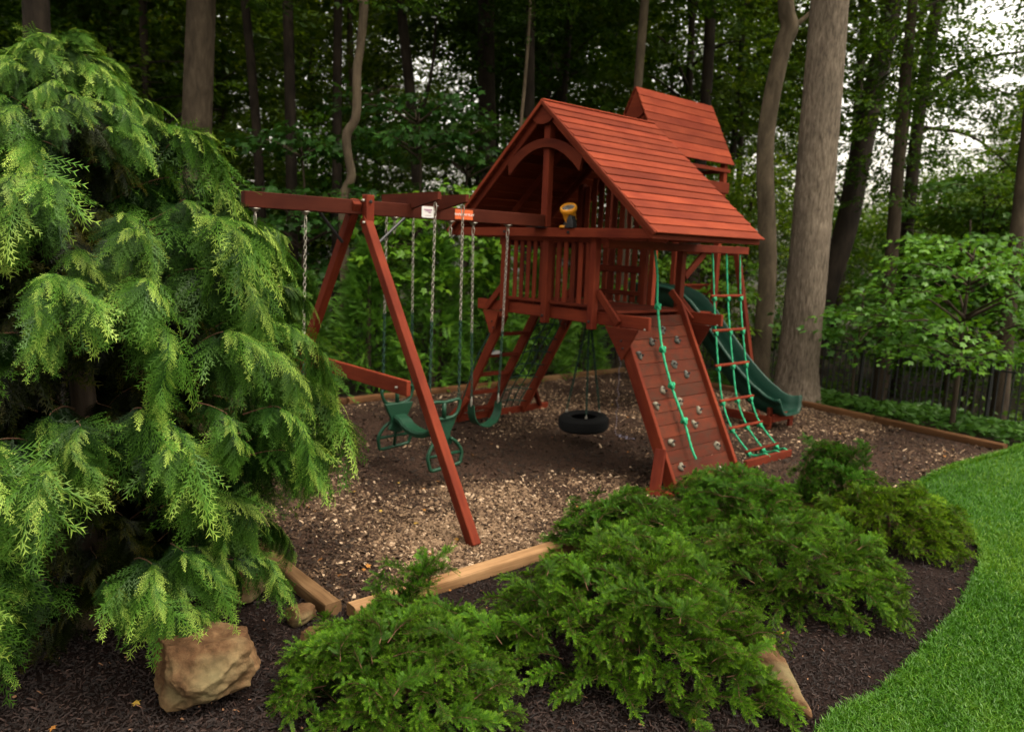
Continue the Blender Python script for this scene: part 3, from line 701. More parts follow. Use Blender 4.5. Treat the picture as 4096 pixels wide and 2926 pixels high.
nb.tube([(-0.92, 0.0, 1.64), (-1.35, -0.02, 1.0), (-1.60, -0.02, 0.45), (-1.80, -0.02, 0.08)], 0.010, 6)
PS.add('cargo_net', nb.mesh('cargo_net', MAT['net_green']))
# small second tower
T2 = group_part(PS, 'small_tower'); V2 = -1.0
for v in (V2-0.42, V2+0.42):
    for u in (2.68, 4.30):
        board(T2, 'post', (v, u, 1.44), (v, u, 3.98), 0.089, 0.089, up=(0, 1, 0))
for v in (V2-0.47, V2+0.47):
    board(T2, 'side_board', (v, 2.60, 3.60), (v, 4.40, 3.60), 0.03, 0.17)
    board(T2, 'side_board', (v, 2.60, 3.87), (v, 4.40, 3.87), 0.03, 0.06)
    board(T2, 'side_board', (v, 2.60, 1.52), (v, 4.40, 1.52), 0.035, 0.13)
for u in (2.64, 4.36):
    board(T2, 'end_board', (V2-0.45, u, 3.60), (V2+0.45, u, 3.60), 0.03, 0.17)
    board(T2, 'end_board', (V2-0.45, u, 3.87), (V2+0.45, u, 3.87), 0.03, 0.06)
    board(T2, 'end_board', (V2-0.45, u, 1.52), (V2+0.45, u, 1.52), 0.035, 0.13)
for i in range(6):
    v = V2-0.35+i*0.14
    board(T2, 'slat', (v, 2.64, 2.95), (v, 2.64, 3.52), 0.07, 0.022, up=(0, 1, 0))
for i in range(12):
    u = 2.70+i*0.145
    board(T2, 'deck_plank', (V2-0.45, u, 1.60), (V2+0.45, u, 1.60), 0.138, 0.03)
board(T2, 'rail_board', (-2.02, 4.05, 1.86), (-2.02, 6.60, 1.86), 0.04, 0.17)
board(T2, 'rail_board', (-2.02, 4.05, 1.965), (-2.02, 6.30, 1.965), 0.09, 0.035)
R2, E2, H2 = 4.935, 3.965, 0.505
d2 = Vector((H2, 0, E2-R2)); S2 = d2.length; d2.normalize(); n2 = Vector((-d2.z, 0, d2.x))
for s in (1, -1):
    d = Vector((s*d2.x, 0, d2.z)); n = Vector((s*n2.x, 0, n2.z))
    for i in range(8):
        c = Vector((V2, 0, R2)) + d*((i+0.5)*S2/8+0.004) + n*0.006; nn = (n-d*0.075).normalized()
        board(T2, 'roof_slat', (c.x, 2.52, c.z), (c.x, 4.44, c.z), 0.143, 0.017, 'roofwood', up=nn, bev=0.004)
    for u in (2.60, 3.5, 4.38):
        c0 = Vector((V2, u, R2)) - n*0.05 + d*0.05
        board(T2, 'rafter', c0, c0+d*(S2-0.1), 0.035, 0.075, up=n)
T2.add('gable_plate', prism([(V2-0.17, 4.55), (V2, 4.90), (V2+0.17, 4.55), (V2+0.10, 4.50), (V2, 4.48), (V2-0.10, 4.50)], 0.03, MAT['redwood'], bev=0), Mv(2.55))
for v in (-0.12, 0.0, 0.12): board(T2, 'gable_slat', (V2+v, 2.58, 3.90), (V2+v, 2.58, 4.56), 0.075, 0.02, up=(0, 1, 0))
board(PS, 'support_leg', (-0.33, 4.45, 2.68), (0.30, 4.45, 0.0), 0.089, 0.089, up=(1, 0, 0.2))
board(PS, 'support_beam', (-1.42, 4.45, 2.60), (-0.28, 4.45, 2.60), 0.05, 0.13)
# slide: a trough swept along v
def slide_mesh():
    path = spline([(-1.95, 0, 1.70), (-1.5, 0, 1.69), (-1.12, 0, 1.66), (-0.82, 0, 1.53), (-0.42, 0, 1.12), (0.0, 0, 0.70), (0.40, 0, 0.38), (0.68, 0, 0.245), (0.94, 0, 0.225), (1.14, 0, 0.26)], 34)
    tv = np.gradient(path, axis=0); tv /= np.linalg.norm(tv, axis=1, keepdims=True)
    nn = np.stack([-tv[:, 2], 0*tv[:, 0], tv[:, 0]], -1)
    def prof(k):
        f = k/33; rim = 0.31-0.09*smooth(0.72, 0.95, f); flare = 0.06*smooth(0.86, 1, f); hw = 0.225+flare
        return [(-hw-0.045, rim-0.035), (-hw-0.045, rim), (-hw-0.02, rim+0.018), (-hw, rim), (-hw+0.015, rim*0.55), (-hw+0.05, 0.05), (-hw+0.11, 0.008), (0, 0.0), (hw-0.11, 0.008), (hw-0.05, 0.05), (hw-0.015, rim*0.55), (hw, rim), (hw+0.02, rim+0.018), (hw+0.045, rim), (hw+0.045, rim-0.035),
                (hw+0.018, rim-0.035), (hw-0.0, rim*0.5), (hw-0.04, 0.02), (hw-0.11, -0.025), (0, -0.032), (-hw+0.11, -0.025), (-hw+0.04, 0.02), (-hw, rim*0.5), (-hw-0.018, rim-0.035)]
    V = []; m = 24
    for k in range(34):
        for (a, h) in prof(k): V.append(path[k]+np.array([0, a, 0])+nn[k]*h)
    F = []
    for k in range(33):
        for j in range(m): F.append([k*m+j, k*m+(j+1) % m, (k+1)*m+(j+1) % m, (k+1)*m+j])
    me = bpy.data.meshes.new('slide'); bm = bmesh.new(); vs = [bm.verts.new(p) for p in V]
    for f in F: bm.faces.new([vs[i] for i in f])
    for b in (0, 33*m):
        for j in range(7): 
            q = [b+j, b+j+1, b+22-j, b+23-j] if j else [b, b+1, b+22, b+23]
        bm.faces.new([vs[b+j] for j in range(m)])
    bmesh.ops.recalc_face_normals(bm, faces=bm.faces); bm.to_mesh(me); bm.free(); me.materials.append(MAT['slide_plastic'])
    for p in me.polygons: p.use_smooth = len(p.vertices) == 4
    return me
sd = PS.add('slide', slide_mesh(), Matrix.Translation((0, 4.02, 0)))
board(sd, 'slide_support', (0.20, 3.72, 0.14), (0.98, 3.72, 0.14), 0.04, 0.13)
board(sd, 'slide_support', (0.92, 3.76, 0.0), (0.92, 3.76, 0.33), 0.04, 0.11, up=(0, 1, 0))
board(sd, 'slide_support', (0.98, 3.74, 0.18), (0.98, 4.32, 0.18), 0.04, 0.12)
board(sd, 'slide_support', (0.98, 4.26, 0.0), (0.98, 4.26, 0.26), 0.04, 0.11, up=(0, 1, 0))
# tyre swing
TY = thing('tyre_swing', 'black rubber tyre swing hanging flat on dark chains beneath the play tower', 'tyre swing', W(0.02, 0.72, 0.30), -TH)
prof = [(0.165, -0.06), (0.175, -0.085), (0.24, -0.105), (0.295, -0.09), (0.318, -0.065), (0.325, -0.02), (0.325, 0.02), (0.318, 0.065), (0.295, 0.09), (0.24, 0.105), (0.175, 0.085), (0.165, 0.06), (0.19, 0.055), (0.27, 0.05), (0.29, 0.0), (0.27, -0.05), (0.19, -0.055), (0.165, -0.06)]
V, F = lathe_np(prof, 40)
TY.add('tyre', mesh_np('tyre', V, F, MAT['rubber'], smooth=True), Matrix.Rotation(math.radians(3), 4, 'X'))
for k in range(5):
    zz = -0.05+0.025*k; V, F = lathe_np([(0.323, zz-0.004), (0.331, zz-0.003), (0.331, zz+0.003), (0.323, zz+0.004)], 40)
    TY.add('tread_rib', mesh_np('tread_rib', V, F, MAT['rubber'], smooth=False), Matrix.Rotation(math.radians(3), 4, 'X'))
for a in (200, 320, 80):
    x, y = 0.25*math.cos(math.radians(a)), 0.25*math.sin(math.radians(a))
    V, F = lathe_np([(0, 0), (0.018, 0), (0.018, 0.02), (0.010, 0.028), (0.009, 0.05), (0, 0.052)], 10)
    TY.add('eye_bolt', mesh_np('eye_bolt', V, F, MAT['steel']), Matrix.Translation((x, y, 0.10)))
    TY.add('chain', chain_mesh((x, y, 0.14), (x*0.12, y*0.12, 1.30), MAT['net_green'], 0.04, 0.006))
V, F = lathe_np([(0, 0.10), (0.03, 0.10), (0.03, 0.03), (0.05, 0.0), (0.02, -0.03), (0, -0.03)], 12)
TY.add('swivel', mesh_np('swivel', V, F, MAT['black_metal']), Matrix.Translation((0, 0, 1.30)))

# belt swings
def belt_swing(u0, u1, zb, label, v=0.0):
    n = thing('belt_swing', label, 'swing', W(v, (u0+u1)/2, 0), -TH, 'belt swings hanging from the swing beam')
    h = (u1-u0)/2; s = 0.20
    pts = spline([(-s, 0.72), (-s+0.01, 0.60), (-0.13, 0.50), (0, 0.455), (0.13, 0.50), (s-0.01, 0.60), (s, 0.72)], 26)
    V = []; F = []
    for k, (x, z) in enumerate(pts):
        w = 0.075*(0.42+0.58*math.sin(math.pi*(0.08+0.84*k/25))**0.5)
        t = np.gradient(pts, axis=0)[k]; t /= np.linalg.norm(t); nx, nz = -t[1]*0.006, t[0]*0.006
        V += [(-w, x+nx, z+nz), (w, x+nx, z+nz), (w, x-nx, z-nz), (-w, x-nx, z-nz)]
        if k: a = 4*(k-1); b = 4*k; F += [[a+i, a+(i+1) % 4, b+(i+1) % 4, b+i] for i in range(4)]
    n.add('seat', mesh_np('seat', V, np.array(F), MAT['green_plastic'], smooth=False))
    for sg, uu in ((-1, -h), (1, h)):
        carabiner(uu, 2.735, n)
        z = 1.55
        mid = (0, uu+(sg*s-uu)*0.5, z)
        n.add('chain', chain_mesh((0, uu, 2.635), mid, MAT['steel']))
        n.add('chain_grip', chain_mesh(mid, (0, sg*s, 0.80), MAT['net_green'], 0.042, 0.0055))
        V, F = lathe_np([(0, -0.05), (0.012, -0.05), (0.014, 0.02), (0.008, 0.07), (0, 0.07)], 8)
        n.add('clip', mesh_np('clip', V, F, MAT['steel']), Matrix.Translation((0, sg*s, 0.75)))
    return n
belt_swing(-1.19, -0.69, 0.44, 'green belt swing with curved seat hanging beside the ladder')
belt_swing(-3.65, -3.17, 0.44, 'belt swing at the free end of the beam, its seat hidden behind the cypress')
# two-seat glider
GL = thing('glider_swing', 'green plastic two-seat glider swing hanging on four chains behind the frame leg', 'glider swing', W(0, -1.85, 0), -TH)
def glider_end(s):
    b = Build(); v = s*0.42; g = lambda y, z, dv=0.0: (v+s*dv, y, z)
    ring = [(-0.19, 0.90), (-0.10, 0.915), (0, 0.905), (0.10, 0.915), (0.19, 0.92), (0.20, 0.86), (0.16, 0.765), (0.08, 0.735), (0, 0.73), (-0.08, 0.735), (-0.16, 0.765), (-0.20, 0.86), (-0.19, 0.90)]
    b.tube(spline([g(y, z, 0.03) for y, z in ring], 44), 0.019, 8)
    b.tube([g(0.0, 0.74, 0.03), g(0.0, 0.90, 0.03)], 0.024, 8)
    foot = [(-0.08, 0.52), (-0.16, 0.46), (-0.215, 0.36), (-0.20, 0.26), (-0.17, 0.21), (0, 0.225), (0.17, 0.24), (0.20, 0.28), (0.215, 0.36), (0.16, 0.46), (0.08, 0.52)]
    b.tube(spline([g(y, z, 0.05+0.10*(0.52-z)) for y, z in foot], 40), 0.02, 8)
    b.tube([g(-0.20, 0.35, 0.06), g(0.20, 0.36, 0.06)], 0.017, 8)
    b.tube([g(0, 0.52, 0.03), g(0, 0.225, 0.08)], 0.018, 8)
    hm = b.mesh('handle_frame', MAT['green_plastic'])
    GL.add('handle_frame', hm)
    P = [(-0.185, 0.745), (0.185, 0.745), (0.15, 0.66), (0.105, 0.58), (0.10, 0.52), (0.135, 0.45), (0.0, 0.40), (-0.135, 0.45), (-0.10, 0.52), (-0.105, 0.58), (-0.15, 0.66)]
    M = Matrix(((0, 0, 1, v), (1, 0, 0, 0), (0, 1, 0, 0), (0, 0, 0, 1)))
    GL.add('backrest', prism(P, 0.045, MAT['green_plastic'], bev=0.008), M)
for s in (-1, 1): glider_end(s)
sp = spline([(-0.42, 0, 0.60), (-0.30, 0, 0.575), (-0.18, 0, 0.52), (0, 0, 0.495), (0.18, 0, 0.52), (0.30, 0, 0.575), (0.42, 0, 0.60)], 24)
Vs = []; Fs = []
for k, p in enumerate(sp):
    for (y, z) in ((-0.085, 0.0), (-0.07, 0.022), (0.07, 0.022), (0.085, 0.0), (0.075, -0.045), (-0.075, -0.045)): Vs.append((p[0], y, p[2]+z))
    if k: Fs += [[6*(k-1)+i, 6*(k-1)+(i+1) % 6, 6*k+(i+1) % 6, 6*k+i] for i in range(6)]
GL.add('seat', mesh_np('seat', Vs, np.array(Fs), MAT['green_plastic'], smooth=False))
for s in (-1, 1):
    for du in (-0.17, 0.17):
        carabiner(du, 2.93, GL, s*0.45)
        GL.add('chain', chain_mesh((s*0.45, du, 2.83), (s*0.45, du*1.06, 1.75), MAT['steel']))
        GL.add('chain_grip', chain_mesh((s*0.45, du*1.06, 1.75), (s*0.45, du*1.1, 0.93), MAT['net_green'], 0.042, 0.0055))
# ropes
def rope_tube(b, P, r, n=None):
    P = np.asarray(P, float); L = np.sum(np.linalg.norm(np.diff(P, axis=0), axis=1)); k = max(8, int(L/0.012)); Q = spline(P, k)
    b.tube(Q, r, 9, wob=lambda i, a: 1+0.16*np.cos(3*a-i*0.9))
def knot(b, c, r):
    c = np.array(c, float); t = np.linspace(0, 2*np.pi, 46)
    for ph in (0, 1.3):
        P = c + np.stack([r*1.25*np.cos(t+ph), r*1.25*np.sin(t*1.0+ph)*np.cos(t*0.5), r*1.1*np.sin(2*t+ph)], -1)
        b.tube(P, r*0.75, 7)
b = Build()
RP = [(0.90, 0.84, 2.56), (0.97, 0.83, 2.26), (1.05, 0.75, 2.08), (1.14, 0.66, 1.90), (1.39, 0.48, 1.44), (1.58, 0.44, 1.06), (1.77, 0.46, 0.69), (1.91, 0.44, 0.42), (1.965, 0.46, 0.30)]
rope_tube(b, [np.array(p)+np.array([0.012, 0, 0.006]) for p in RP], 0.014)
for k in (3, 4, 5, 6): knot(b, np.array(RP[k])+np.array([0.012, 0, 0.006]), 0.022)
CR = thing('climbing_rope', 'knotted bright green rope lying down the middle of the climbing wall', 'rope', W(0, 0, 0), -TH)
CR.add('rope', b.mesh('rope', MAT['rope_green']))
RL = thing('rope_ladder', 'green rope ladder with red wooden rungs between the climbing wall and slide', 'rope ladder', W(0, 0, 0), -TH)
rz = [(0.96, 2.0), (1.06, 1.56), (1.16, 1.12), (1.28, 0.68), (1.43, 0.35), (1.62, 0.07)]
US = [(2.05, 2.36, 2.66), (1.98, 2.30, 2.62), (1.98, 2.31, 2.62), (2.0, 2.33, 2.64), (2.02, 2.36, 2.66), (2.10, 2.43, 2.76)]
US = [(2.05, 2.36, 2.66), (2.0, 2.32, 2.62), (1.97, 2.30, 2.61), (1.95, 2.28, 2.60), (1.98, 2.32, 2.63), (2.10, 2.43, 2.76)]
for j in range(3):
    b = Build(); P = [(0.90, (2.03, 2.34, 2.66)[j], 2.56)] + [(v, US[i][j], z) for i, (v, z) in enumerate(rz)]
    e_ = (2.08, 2.34, 2.54)[j]; P += [(1.74, (US[5][j]+e_)/2, 0.045), (1.86, e_, 0.10), (1.935, e_, 0.075)]
    rope_tube(b, P, 0.012)
    for i, (v, z) in enumerate(rz): knot(b, (v+0.005, US[i][j], z-0.035), 0.018)
    RL.add('rope', b.mesh('rope', MAT['rope_green']))
for i, (v, z) in enumerate(rz):
    b = Build(); u0, u1 = US[i][0]-0.07, US[i][2]+0.07
    b.tube([(v, u0, z-0.004), (v, u0+0.012, z), (v, u1-0.012, z), (v, u1, z+0.004)], [0.012, 0.021, 0.021, 0.012], 10)
    RL.add('rung', b.mesh('rung', MAT['redwood']))
board(RL, 'base_board', (1.90, 1.58, 0.045), (1.92, 2.60, 0.045), 0.05, 0.10)
# telescope on the tie beam
TS = thing('toy_telescope', 'yellow toy telescope with clear lens tilted up on the tower railing', 'toy telescope', W(0.37, -0.16, 2.765), -TH)
V, F = lathe_np([(0, 0), (0.05, 0), (0.055, 0.012), (0.045, 0.028), (0, 0.03)], 18)
TS.add('base', mesh_np('base', V, F, MAT['yellow'], smooth=True))
ax = Vector((0.23, -0.49, 0.83)).normalized(); q = ax.to_track_quat('Z', 'Y').to_matrix().to_4x4(); q.translation = (0.055, 0.045, 0.10)
V, F = lathe_np([(0, -0.03), (0.062, -0.03), (0.068, 0.0), (0.078, 0.105), (0.092, 0.110), (0.097, 0.125), (0.097, 0.15), (0.090, 0.162), (0.078, 0.163), (0.075, 0.145), (0, 0.145)], 28)
br = TS.add('barrel', mesh_np('barrel', V, F, MAT['yellow'], smooth=False), q)
V, F = lathe_np([(0, 0.158), (0.045, 0.156), (0.076, 0.149)], 28); br.add('lens', mesh_np('lens', V, F, MAT['lens'], smooth=True), q)
TS.add('mount', prism([(0.045, 0.0), (0.185, 0.0), (0.18, 0.06), (0.155, 0.13), (0.125, 0.145), (0.095, 0.12), (0.075, 0.05)], 0.07, MAT['black_metal'], bev=0.004), Matrix(((1, 0, 0, 0.01), (0, 0, -1, -0.02), (0, 1, 0, 0.0), (0, 0, 0, 1))))
board(TS, 'neck', (0.0, 0.0, 0.02), (0.03, 0.02, 0.10), 0.03, 0.03, 'black_metal')
# small item on the ladder, bead string
IT = thing('small_toy', 'small white and blue toy left on the second ladder rung', 'toy', W(lx(1.04), 0.26, 1.06), -TH)
bm = bmesh.new(); bmesh.ops.create_icosphere(bm, subdivisions=2, radius=1)
for v in bm.verts: v.co = Vector((v.co.x*0.05, v.co.y*0.13, max(v.co.z, -0.4)*0.03+0.012+0.01*math.sin(v.co.y*5)))
me = bpy.data.meshes.new('body'); bm.to_mesh(me); bm.free(); me.materials.append(MAT['white']); IT.add('body', me)
bm = bmesh.new(); bmesh.ops.create_icosphere(bm, subdivisions=2, radius=1)
for v in bm.verts: v.co = Vector((v.co.x*0.035, v.co.y*0.05, v.co.z*0.07*(1-0.3*v.co.y)))
me = bpy.data.meshes.new('top'); bm.to_mesh(me); bm.free(); me.materials.append(MAT['blue']); IT.add('top', me, Matrix.Translation((0, -0.07, 0.08)))
BS = thing('bead_string', 'string of small purple-grey beads hanging down to the chips behind the tyre swing', 'beads', W(-0.05, 1.45, 0), -TH)
b = Build(); V0, F0 = lathe_np([(0, -1), (0.7, -0.7), (1, 0), (0.7, 0.7), (0, 1)], 6)
for k in range(52): b.put(V0*0.009+np.array([0.012*math.sin(k), 0.01*math.cos(k*1.3), 1.62-k*0.031]), F0)
for k in range(30):
    a = k*0.5; b.put(V0*0.009+np.array([0.02+0.016*k*0.6, 0.05*math.sin(a), 0.018]), F0)
BS.add('beads', b.mesh('beads', MAT['bead']))

# ------------------------------------------------------------------ boulders
def boulder(name_label, loc, dims, rotz, seed, planes, sink=0.08, sub=4):
    r = np.random.default_rng(seed); bm = bmesh.new(); bmesh.ops.create_icosphere(bm, subdivisions=sub, radius=1)
    pl = [(Vector(p[:3]).normalized(), p[3]) for p in planes]
    for v in bm.verts:
        for n, d in pl:
            k = v.co.dot(n)
            if k > d: v.co -= n*(k-d)*0.93
    for _ in range(11):
        n = Vector(r.normal(0, 1, 3)).normalized(); d = r.uniform(0.66, 0.80)
        for v in bm.verts:
            k = v.co.dot(n)
            if k > d: v.co -= n*(k-d)*0.97
    off = Vector(r.random(3)*10); from mathutils import noise as mn
    for v in bm.verts:
        p = v.co*1.6+off; k = mn.fractal(p, 1.0, 2.0, 4)*0.08 + (abs(mn.noise(v.co*2.6+off))-0.2)*-0.14 + (abs(mn.noise(v.co*6.5+off))-0.2)*-0.06 + mn.fractal(v.co*9+off, 1.0, 2.0, 3)*0.03
        st = 0.02*math.sin(v.co.z*14+2*mn.noise(p))
        v.co *= 1+k+st
        v.co = Vector((v.co.x*dims[0], v.co.y*dims[1], v.co.z*dims[2]))
    me = bpy.data.meshes.new('boulder'); bm.to_mesh(me); bm.free(); me.materials.append(MAT['rock'])
    for p in me.polygons: p.use_smooth = True
    zmin = min(v.co.z for v in me.vertices)
    o = obj('boulder', me); o.location = (loc[0], loc[1], -zmin-sink); o.rotation_euler = (0, 0, rotz)
    tag(o, name_label, 'boulder', 'sandstone boulders in the mulch bed')
BP = [(0.1, -0.75, 0.66, 0.60), (-0.85, -0.5, 0.1, 0.62), (0.65, -0.7, -0.1, 0.60), (0.9, 0.3, 0.25, 0.66), (0, 0.2, 1, 0.56), (0.2, -1, -0.3, 0.68), (-0.6, 0.7, 0.4, 0.7), (0.3, -0.4, -0.8, 0.5)]
boulder('large tan sandstone boulder under the tips of the weeping cypress', (-1.60, 3.84), (0.36, 0.36, 0.30), 0.15, 5, BP, 0.05, 6)
boulder('small pale rock at the left edge of the front yew', (-1.33, 4.70), (0.13, 0.11, 0.11), 0.6, 8, BP, 0.03)
boulder('knobbly little rock low beside the left edge of the front yew', (-1.17, 4.40), (0.10, 0.11, 0.10), 1.6, 9, BP, 0.02)
boulder('half-hidden rock behind the hanging cypress sprays near the timber', (-1.78, 5.02), (0.24, 0.18, 0.16), 1.0, 12, BP, 0.03)
boulder('long pointed tan rock lying in the open mulch toward the lawn', (1.60, 4.24), (0.21, 0.60, 0.13), 0.14, 21, [(-0.3, -0.3, 0.9, 0.42), (0.5, -0.2, 0.85, 0.45), (-1, 0, 0.3, 0.7), (0, 0.2, 1, 0.45), (0.85, -0.5, 0.1, 0.45), (-0.8, -0.6, 0.1, 0.50), (0.2, 0.9, 0.3, 0.8)], 0.02, 5)
boulder('small orange-tan rock peeping out between the middle yews', (1.86, 6.05), (0.24, 0.16, 0.17), 0.2, 31, BP, 0.02)

# ------------------------------------------------------------------ foliage tools
def rot_frames(D, N):
    X = D/(np.linalg.norm(D, axis=1, keepdims=True)+1e-9); Y = np.cross(N, X); Y /= np.linalg.norm(Y, axis=1, keepdims=True)+1e-9
    return X, Y, np.cross(X, Y)
LEAF = {
    'rhomb': (np.array([[0, 0, 0], [0.42, 0.30, -0.04], [1, 0, -0.05], [0.42, -0.30, -0.04]]), np.array([[0, 2, 1], [0, 3, 2]])),
    'maple': (np.array([[0, 0, 0], [0.02, 0.36, -.03], [0.30, 0.24, 0], [0.50, 0.52, -.06], [0.58, 0.18, 0], [1.0, 0, -.08], [0.58, -0.18, 0], [0.50, -0.52, -.06], [0.30, -0.24, 0], [0.02, -0.36, -.03]]),
              np.array([[0, 2, 1], [0, 4, 3], [0, 5, 4], [0, 6, 5], [0, 7, 6], [0, 9, 8]])),
}
def leaves(P, D, N, size, tint, shape):
    T, F = LEAF[shape]; n = len(P); X, Y, Z = rot_frames(D, N); k = len(T)
    V = P[:, None, :] + size[:, None, None]*(T[None, :, 0, None]*X[:, None]+T[None, :, 1, None]*Y[:, None]+T[None, :, 2, None]*Z[:, None])
    return V.reshape(-1, 3), (F[None]+(np.arange(n)*k)[:, None, None]).reshape(-1, 3), np.repeat(tint, k)
def bough(n, L, w, r, droop=0.15):
    """leaf points along a flat, slightly drooping plate: returns P,D,N"""
    t = r.random(n)**0.8; s = (r.random(n)*2-1)
    wid = w*np.sin(np.pi*np.clip(0.12+0.85*t, 0, 1))**0.7
    P = np.stack([t*L, s*wid, -droop*L*t*t - 0.10*np.abs(s)*wid + r.normal(0, 0.03*L, n)], -1)
    D = np.stack([np.full(n, 0.7), s*0.9, np.full(n, -0.25)], -1)+r.normal(0, 0.3, (n, 3))
    N = np.stack([np.zeros(n), np.zeros(n), np.ones(n)], -1)+r.normal(0, 0.35, (n, 3))
    return P, D, N
def place_boughs(Bs, r, nleaf, Lr, w, size, tint_f, shape, droop=0.15):
    """Bs: list of (origin, azimuth, elevation, scale)"""
    Ps, Ds, Ns, Ss, Ts = [], [], [], [], []
    for (o, az, el, sc) in Bs:
        P, D, N = bough(nleaf, Lr*sc, w*sc, r, droop)
        ce, se, ca, sa = math.cos(el), math.sin(el), math.cos(az), math.sin(az); ro = r.normal(0, 0.25)
        R = np.array([[ca, -sa, 0], [sa, ca, 0], [0, 0, 1]]) @ np.array([[ce, 0, -se], [0, 1, 0], [se, 0, ce]]) @ np.array([[1, 0, 0], [0, math.cos(ro), -math.sin(ro)], [0, math.sin(ro), math.cos(ro)]])
        Ps.append(P@R.T+np.asarray(o)); Ds.append(D@R.T); Ns.append(N@R.T)
        Ss.append(size*(0.6+0.7*r.random(nleaf))); Ts.append(np.clip(tint_f(np.asarray(o))+r.normal(0, 0.14, nleaf)+r.normal(0, 0.12), 0, 1))
    return leaves(np.vstack(Ps), np.vstack(Ds), np.vstack(Ns), np.concatenate(Ss), np.concatenate(Ts), shape)

# ------------------------------------------------------------------ forest trees
def gap_noise(p, off):
    """slow 3-D waves: crowns have holes where this is low"""
    x, y, z = p
    return (math.sin(x*1.1+off)+math.sin(y*1.3+2.1*off)+math.sin(z*1.25+0.7*off)+math.sin((x+y)*0.7-z*0.8+off*3))/4
def crown_mesh(seed, z0, z1, R, nb, nleaf, size, shape='rhomb', gap=0.0):
    r = np.random.default_rng(seed); Bs = []; tries = 0
    while len(Bs) < nb and tries < nb*6:
        tries += 1
        t = r.random()**0.62; z = z0+(z1-z0)*t; rad = R*(math.sin(math.pi*min(1, 0.22+0.74*t))**0.8)*(0.15+0.85*math.sqrt(r.random())); a = r.random()*2*np.pi
        rr = max(0, rad-1.0); p = (rr*math.cos(a), rr*math.sin(a), z+r.normal(0, 0.2))
        if gap and gap_noise(p, seed) < -0.32+gap: continue
        Bs.append((p, a+r.normal(0, 0.6), r.normal(0.0, 0.16), 0.8+0.5*r.random()))
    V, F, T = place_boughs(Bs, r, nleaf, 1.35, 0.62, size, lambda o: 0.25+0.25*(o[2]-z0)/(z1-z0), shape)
    return mesh_np('crown', V, F, MAT['leaf_forest'], T)
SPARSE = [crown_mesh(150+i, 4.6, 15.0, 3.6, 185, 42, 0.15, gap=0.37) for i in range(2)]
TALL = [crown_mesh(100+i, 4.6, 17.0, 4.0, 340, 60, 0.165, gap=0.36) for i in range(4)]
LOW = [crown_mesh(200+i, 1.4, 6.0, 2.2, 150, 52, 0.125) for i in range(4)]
def trunk_mesh(path, rad, sides, mat, limbs=(), flare=0.0, wobble=0.05, seed=0, n=26, ridges=0.0):
    r = np.random.default_rng(seed); P = spline(np.array(path), n); b = Build(); t = np.linspace(0, 1, n)
    R = np.interp(t, np.linspace(0, 1, len(rad)), rad)
    if flare: R = R*(1+flare*np.exp(-t*22))
    ph = r.random(4)*6
    if ridges:
        G = r.random((97, 61)); G = np.minimum(G, np.roll(G, 1, 0)*0.7+0.3)
        def wob(i, a_):
            y = (a_/(2*np.pi)*60+2.5*np.sin(i*0.11)) % 60; x = (i*0.42) % 96; x = np.broadcast_to(x, (n, sides)); y = np.broadcast_to(y, (n, sides))
            x0 = x.astype(int); y0 = y.astype(int); fx = x-x0; fy = y-y0; g = lambda a1, b1: G[(x0+a1) % 97, (y0+b1) % 60]
            v_ = (g(0, 0)*(1-fx)+g(1, 0)*fx)*(1-fy)+(g(0, 1)*(1-fx)+g(1, 1)*fx)*fy
            low = np.exp(-t*26)[:, None]
            return 1+wobble*(np.sin(3*a_+ph[0]+i*0.04)+0.6*np.sin(5*a_+ph[1]))+ridges*(v_-0.5)+low*0.22*np.maximum(0, np.sin(2.5*a_+0.6))
        b.tube(P, R, sides, wob=wob)
    else:
        b.tube(P, R, sides, wob=lambda i, a: 1+wobble*(np.sin(3*a+ph[0]+i*0.13)+0.6*np.sin(7*a+ph[1]-i*0.07)+0.5*np.sin(11*a+ph[2]+i*0.05)))
    for (p, rr) in limbs: b.tube(spline(np.array(p), 10), np.linspace(rr, rr*0.3, 10), 7)
    return b.mesh('trunk', MAT[mat])
def stock_trunk(seed, h, r0, mat):
    r = np.random.default_rng(seed); pts = [(0, 0, -0.6)]
    for z in (2, 4.5, 7, 10, 13): 
        if z < h: pts.append((r.normal(0, 0.10), r.normal(0, 0.10), z))
    pts.append((r.normal(0, .2), r.normal(0, .2), h)); limbs = []
    for k in range(7):
        z = h*(0.32+0.6*r.random()); a = r.random()*6.28; L = 1.2+1.6*r.random()
        limbs.append(([(0, 0, z), (0.5*L*math.cos(a), 0.5*L*math.sin(a), z+0.35*L), (L*math.cos(a), L*math.sin(a), z+0.45*L)], r0*0.35))
    return trunk_mesh(pts, [r0, r0*0.8, r0*0.65, r0*0.35], 12, mat, limbs, 0.35, 0.04, seed)
STOCK = [stock_trunk(300+i, 14, (0.17, 0.13, 0.21, 0.10, 0.15)[i], ('bark_dark', 'bark_dark', 'bark_brown', 'bark_dark', 'bark_dark')[i]) for i in range(5)]
STOCK_LOW = [stock_trunk(330+i, 5.5, 0.06, 'bark_dark') for i in range(3)]
def tree_from(name, label, loc, tmesh, cmesh, rotz, sc, group, color=(1, 1, 1, 1), czoff=0.0):
    t = thing(name, label, 'tree', loc, rotz, group); t.o.scale = (sc, sc, sc)
    t.add('trunk', tmesh)
    if cmesh is not None:
        c = t.add('crown', cmesh, Matrix.Translation((0, 0, czoff)) @ Matrix.Rotation(rnd.random()*6, 4, 'Z')); c.o.color = color
    return t
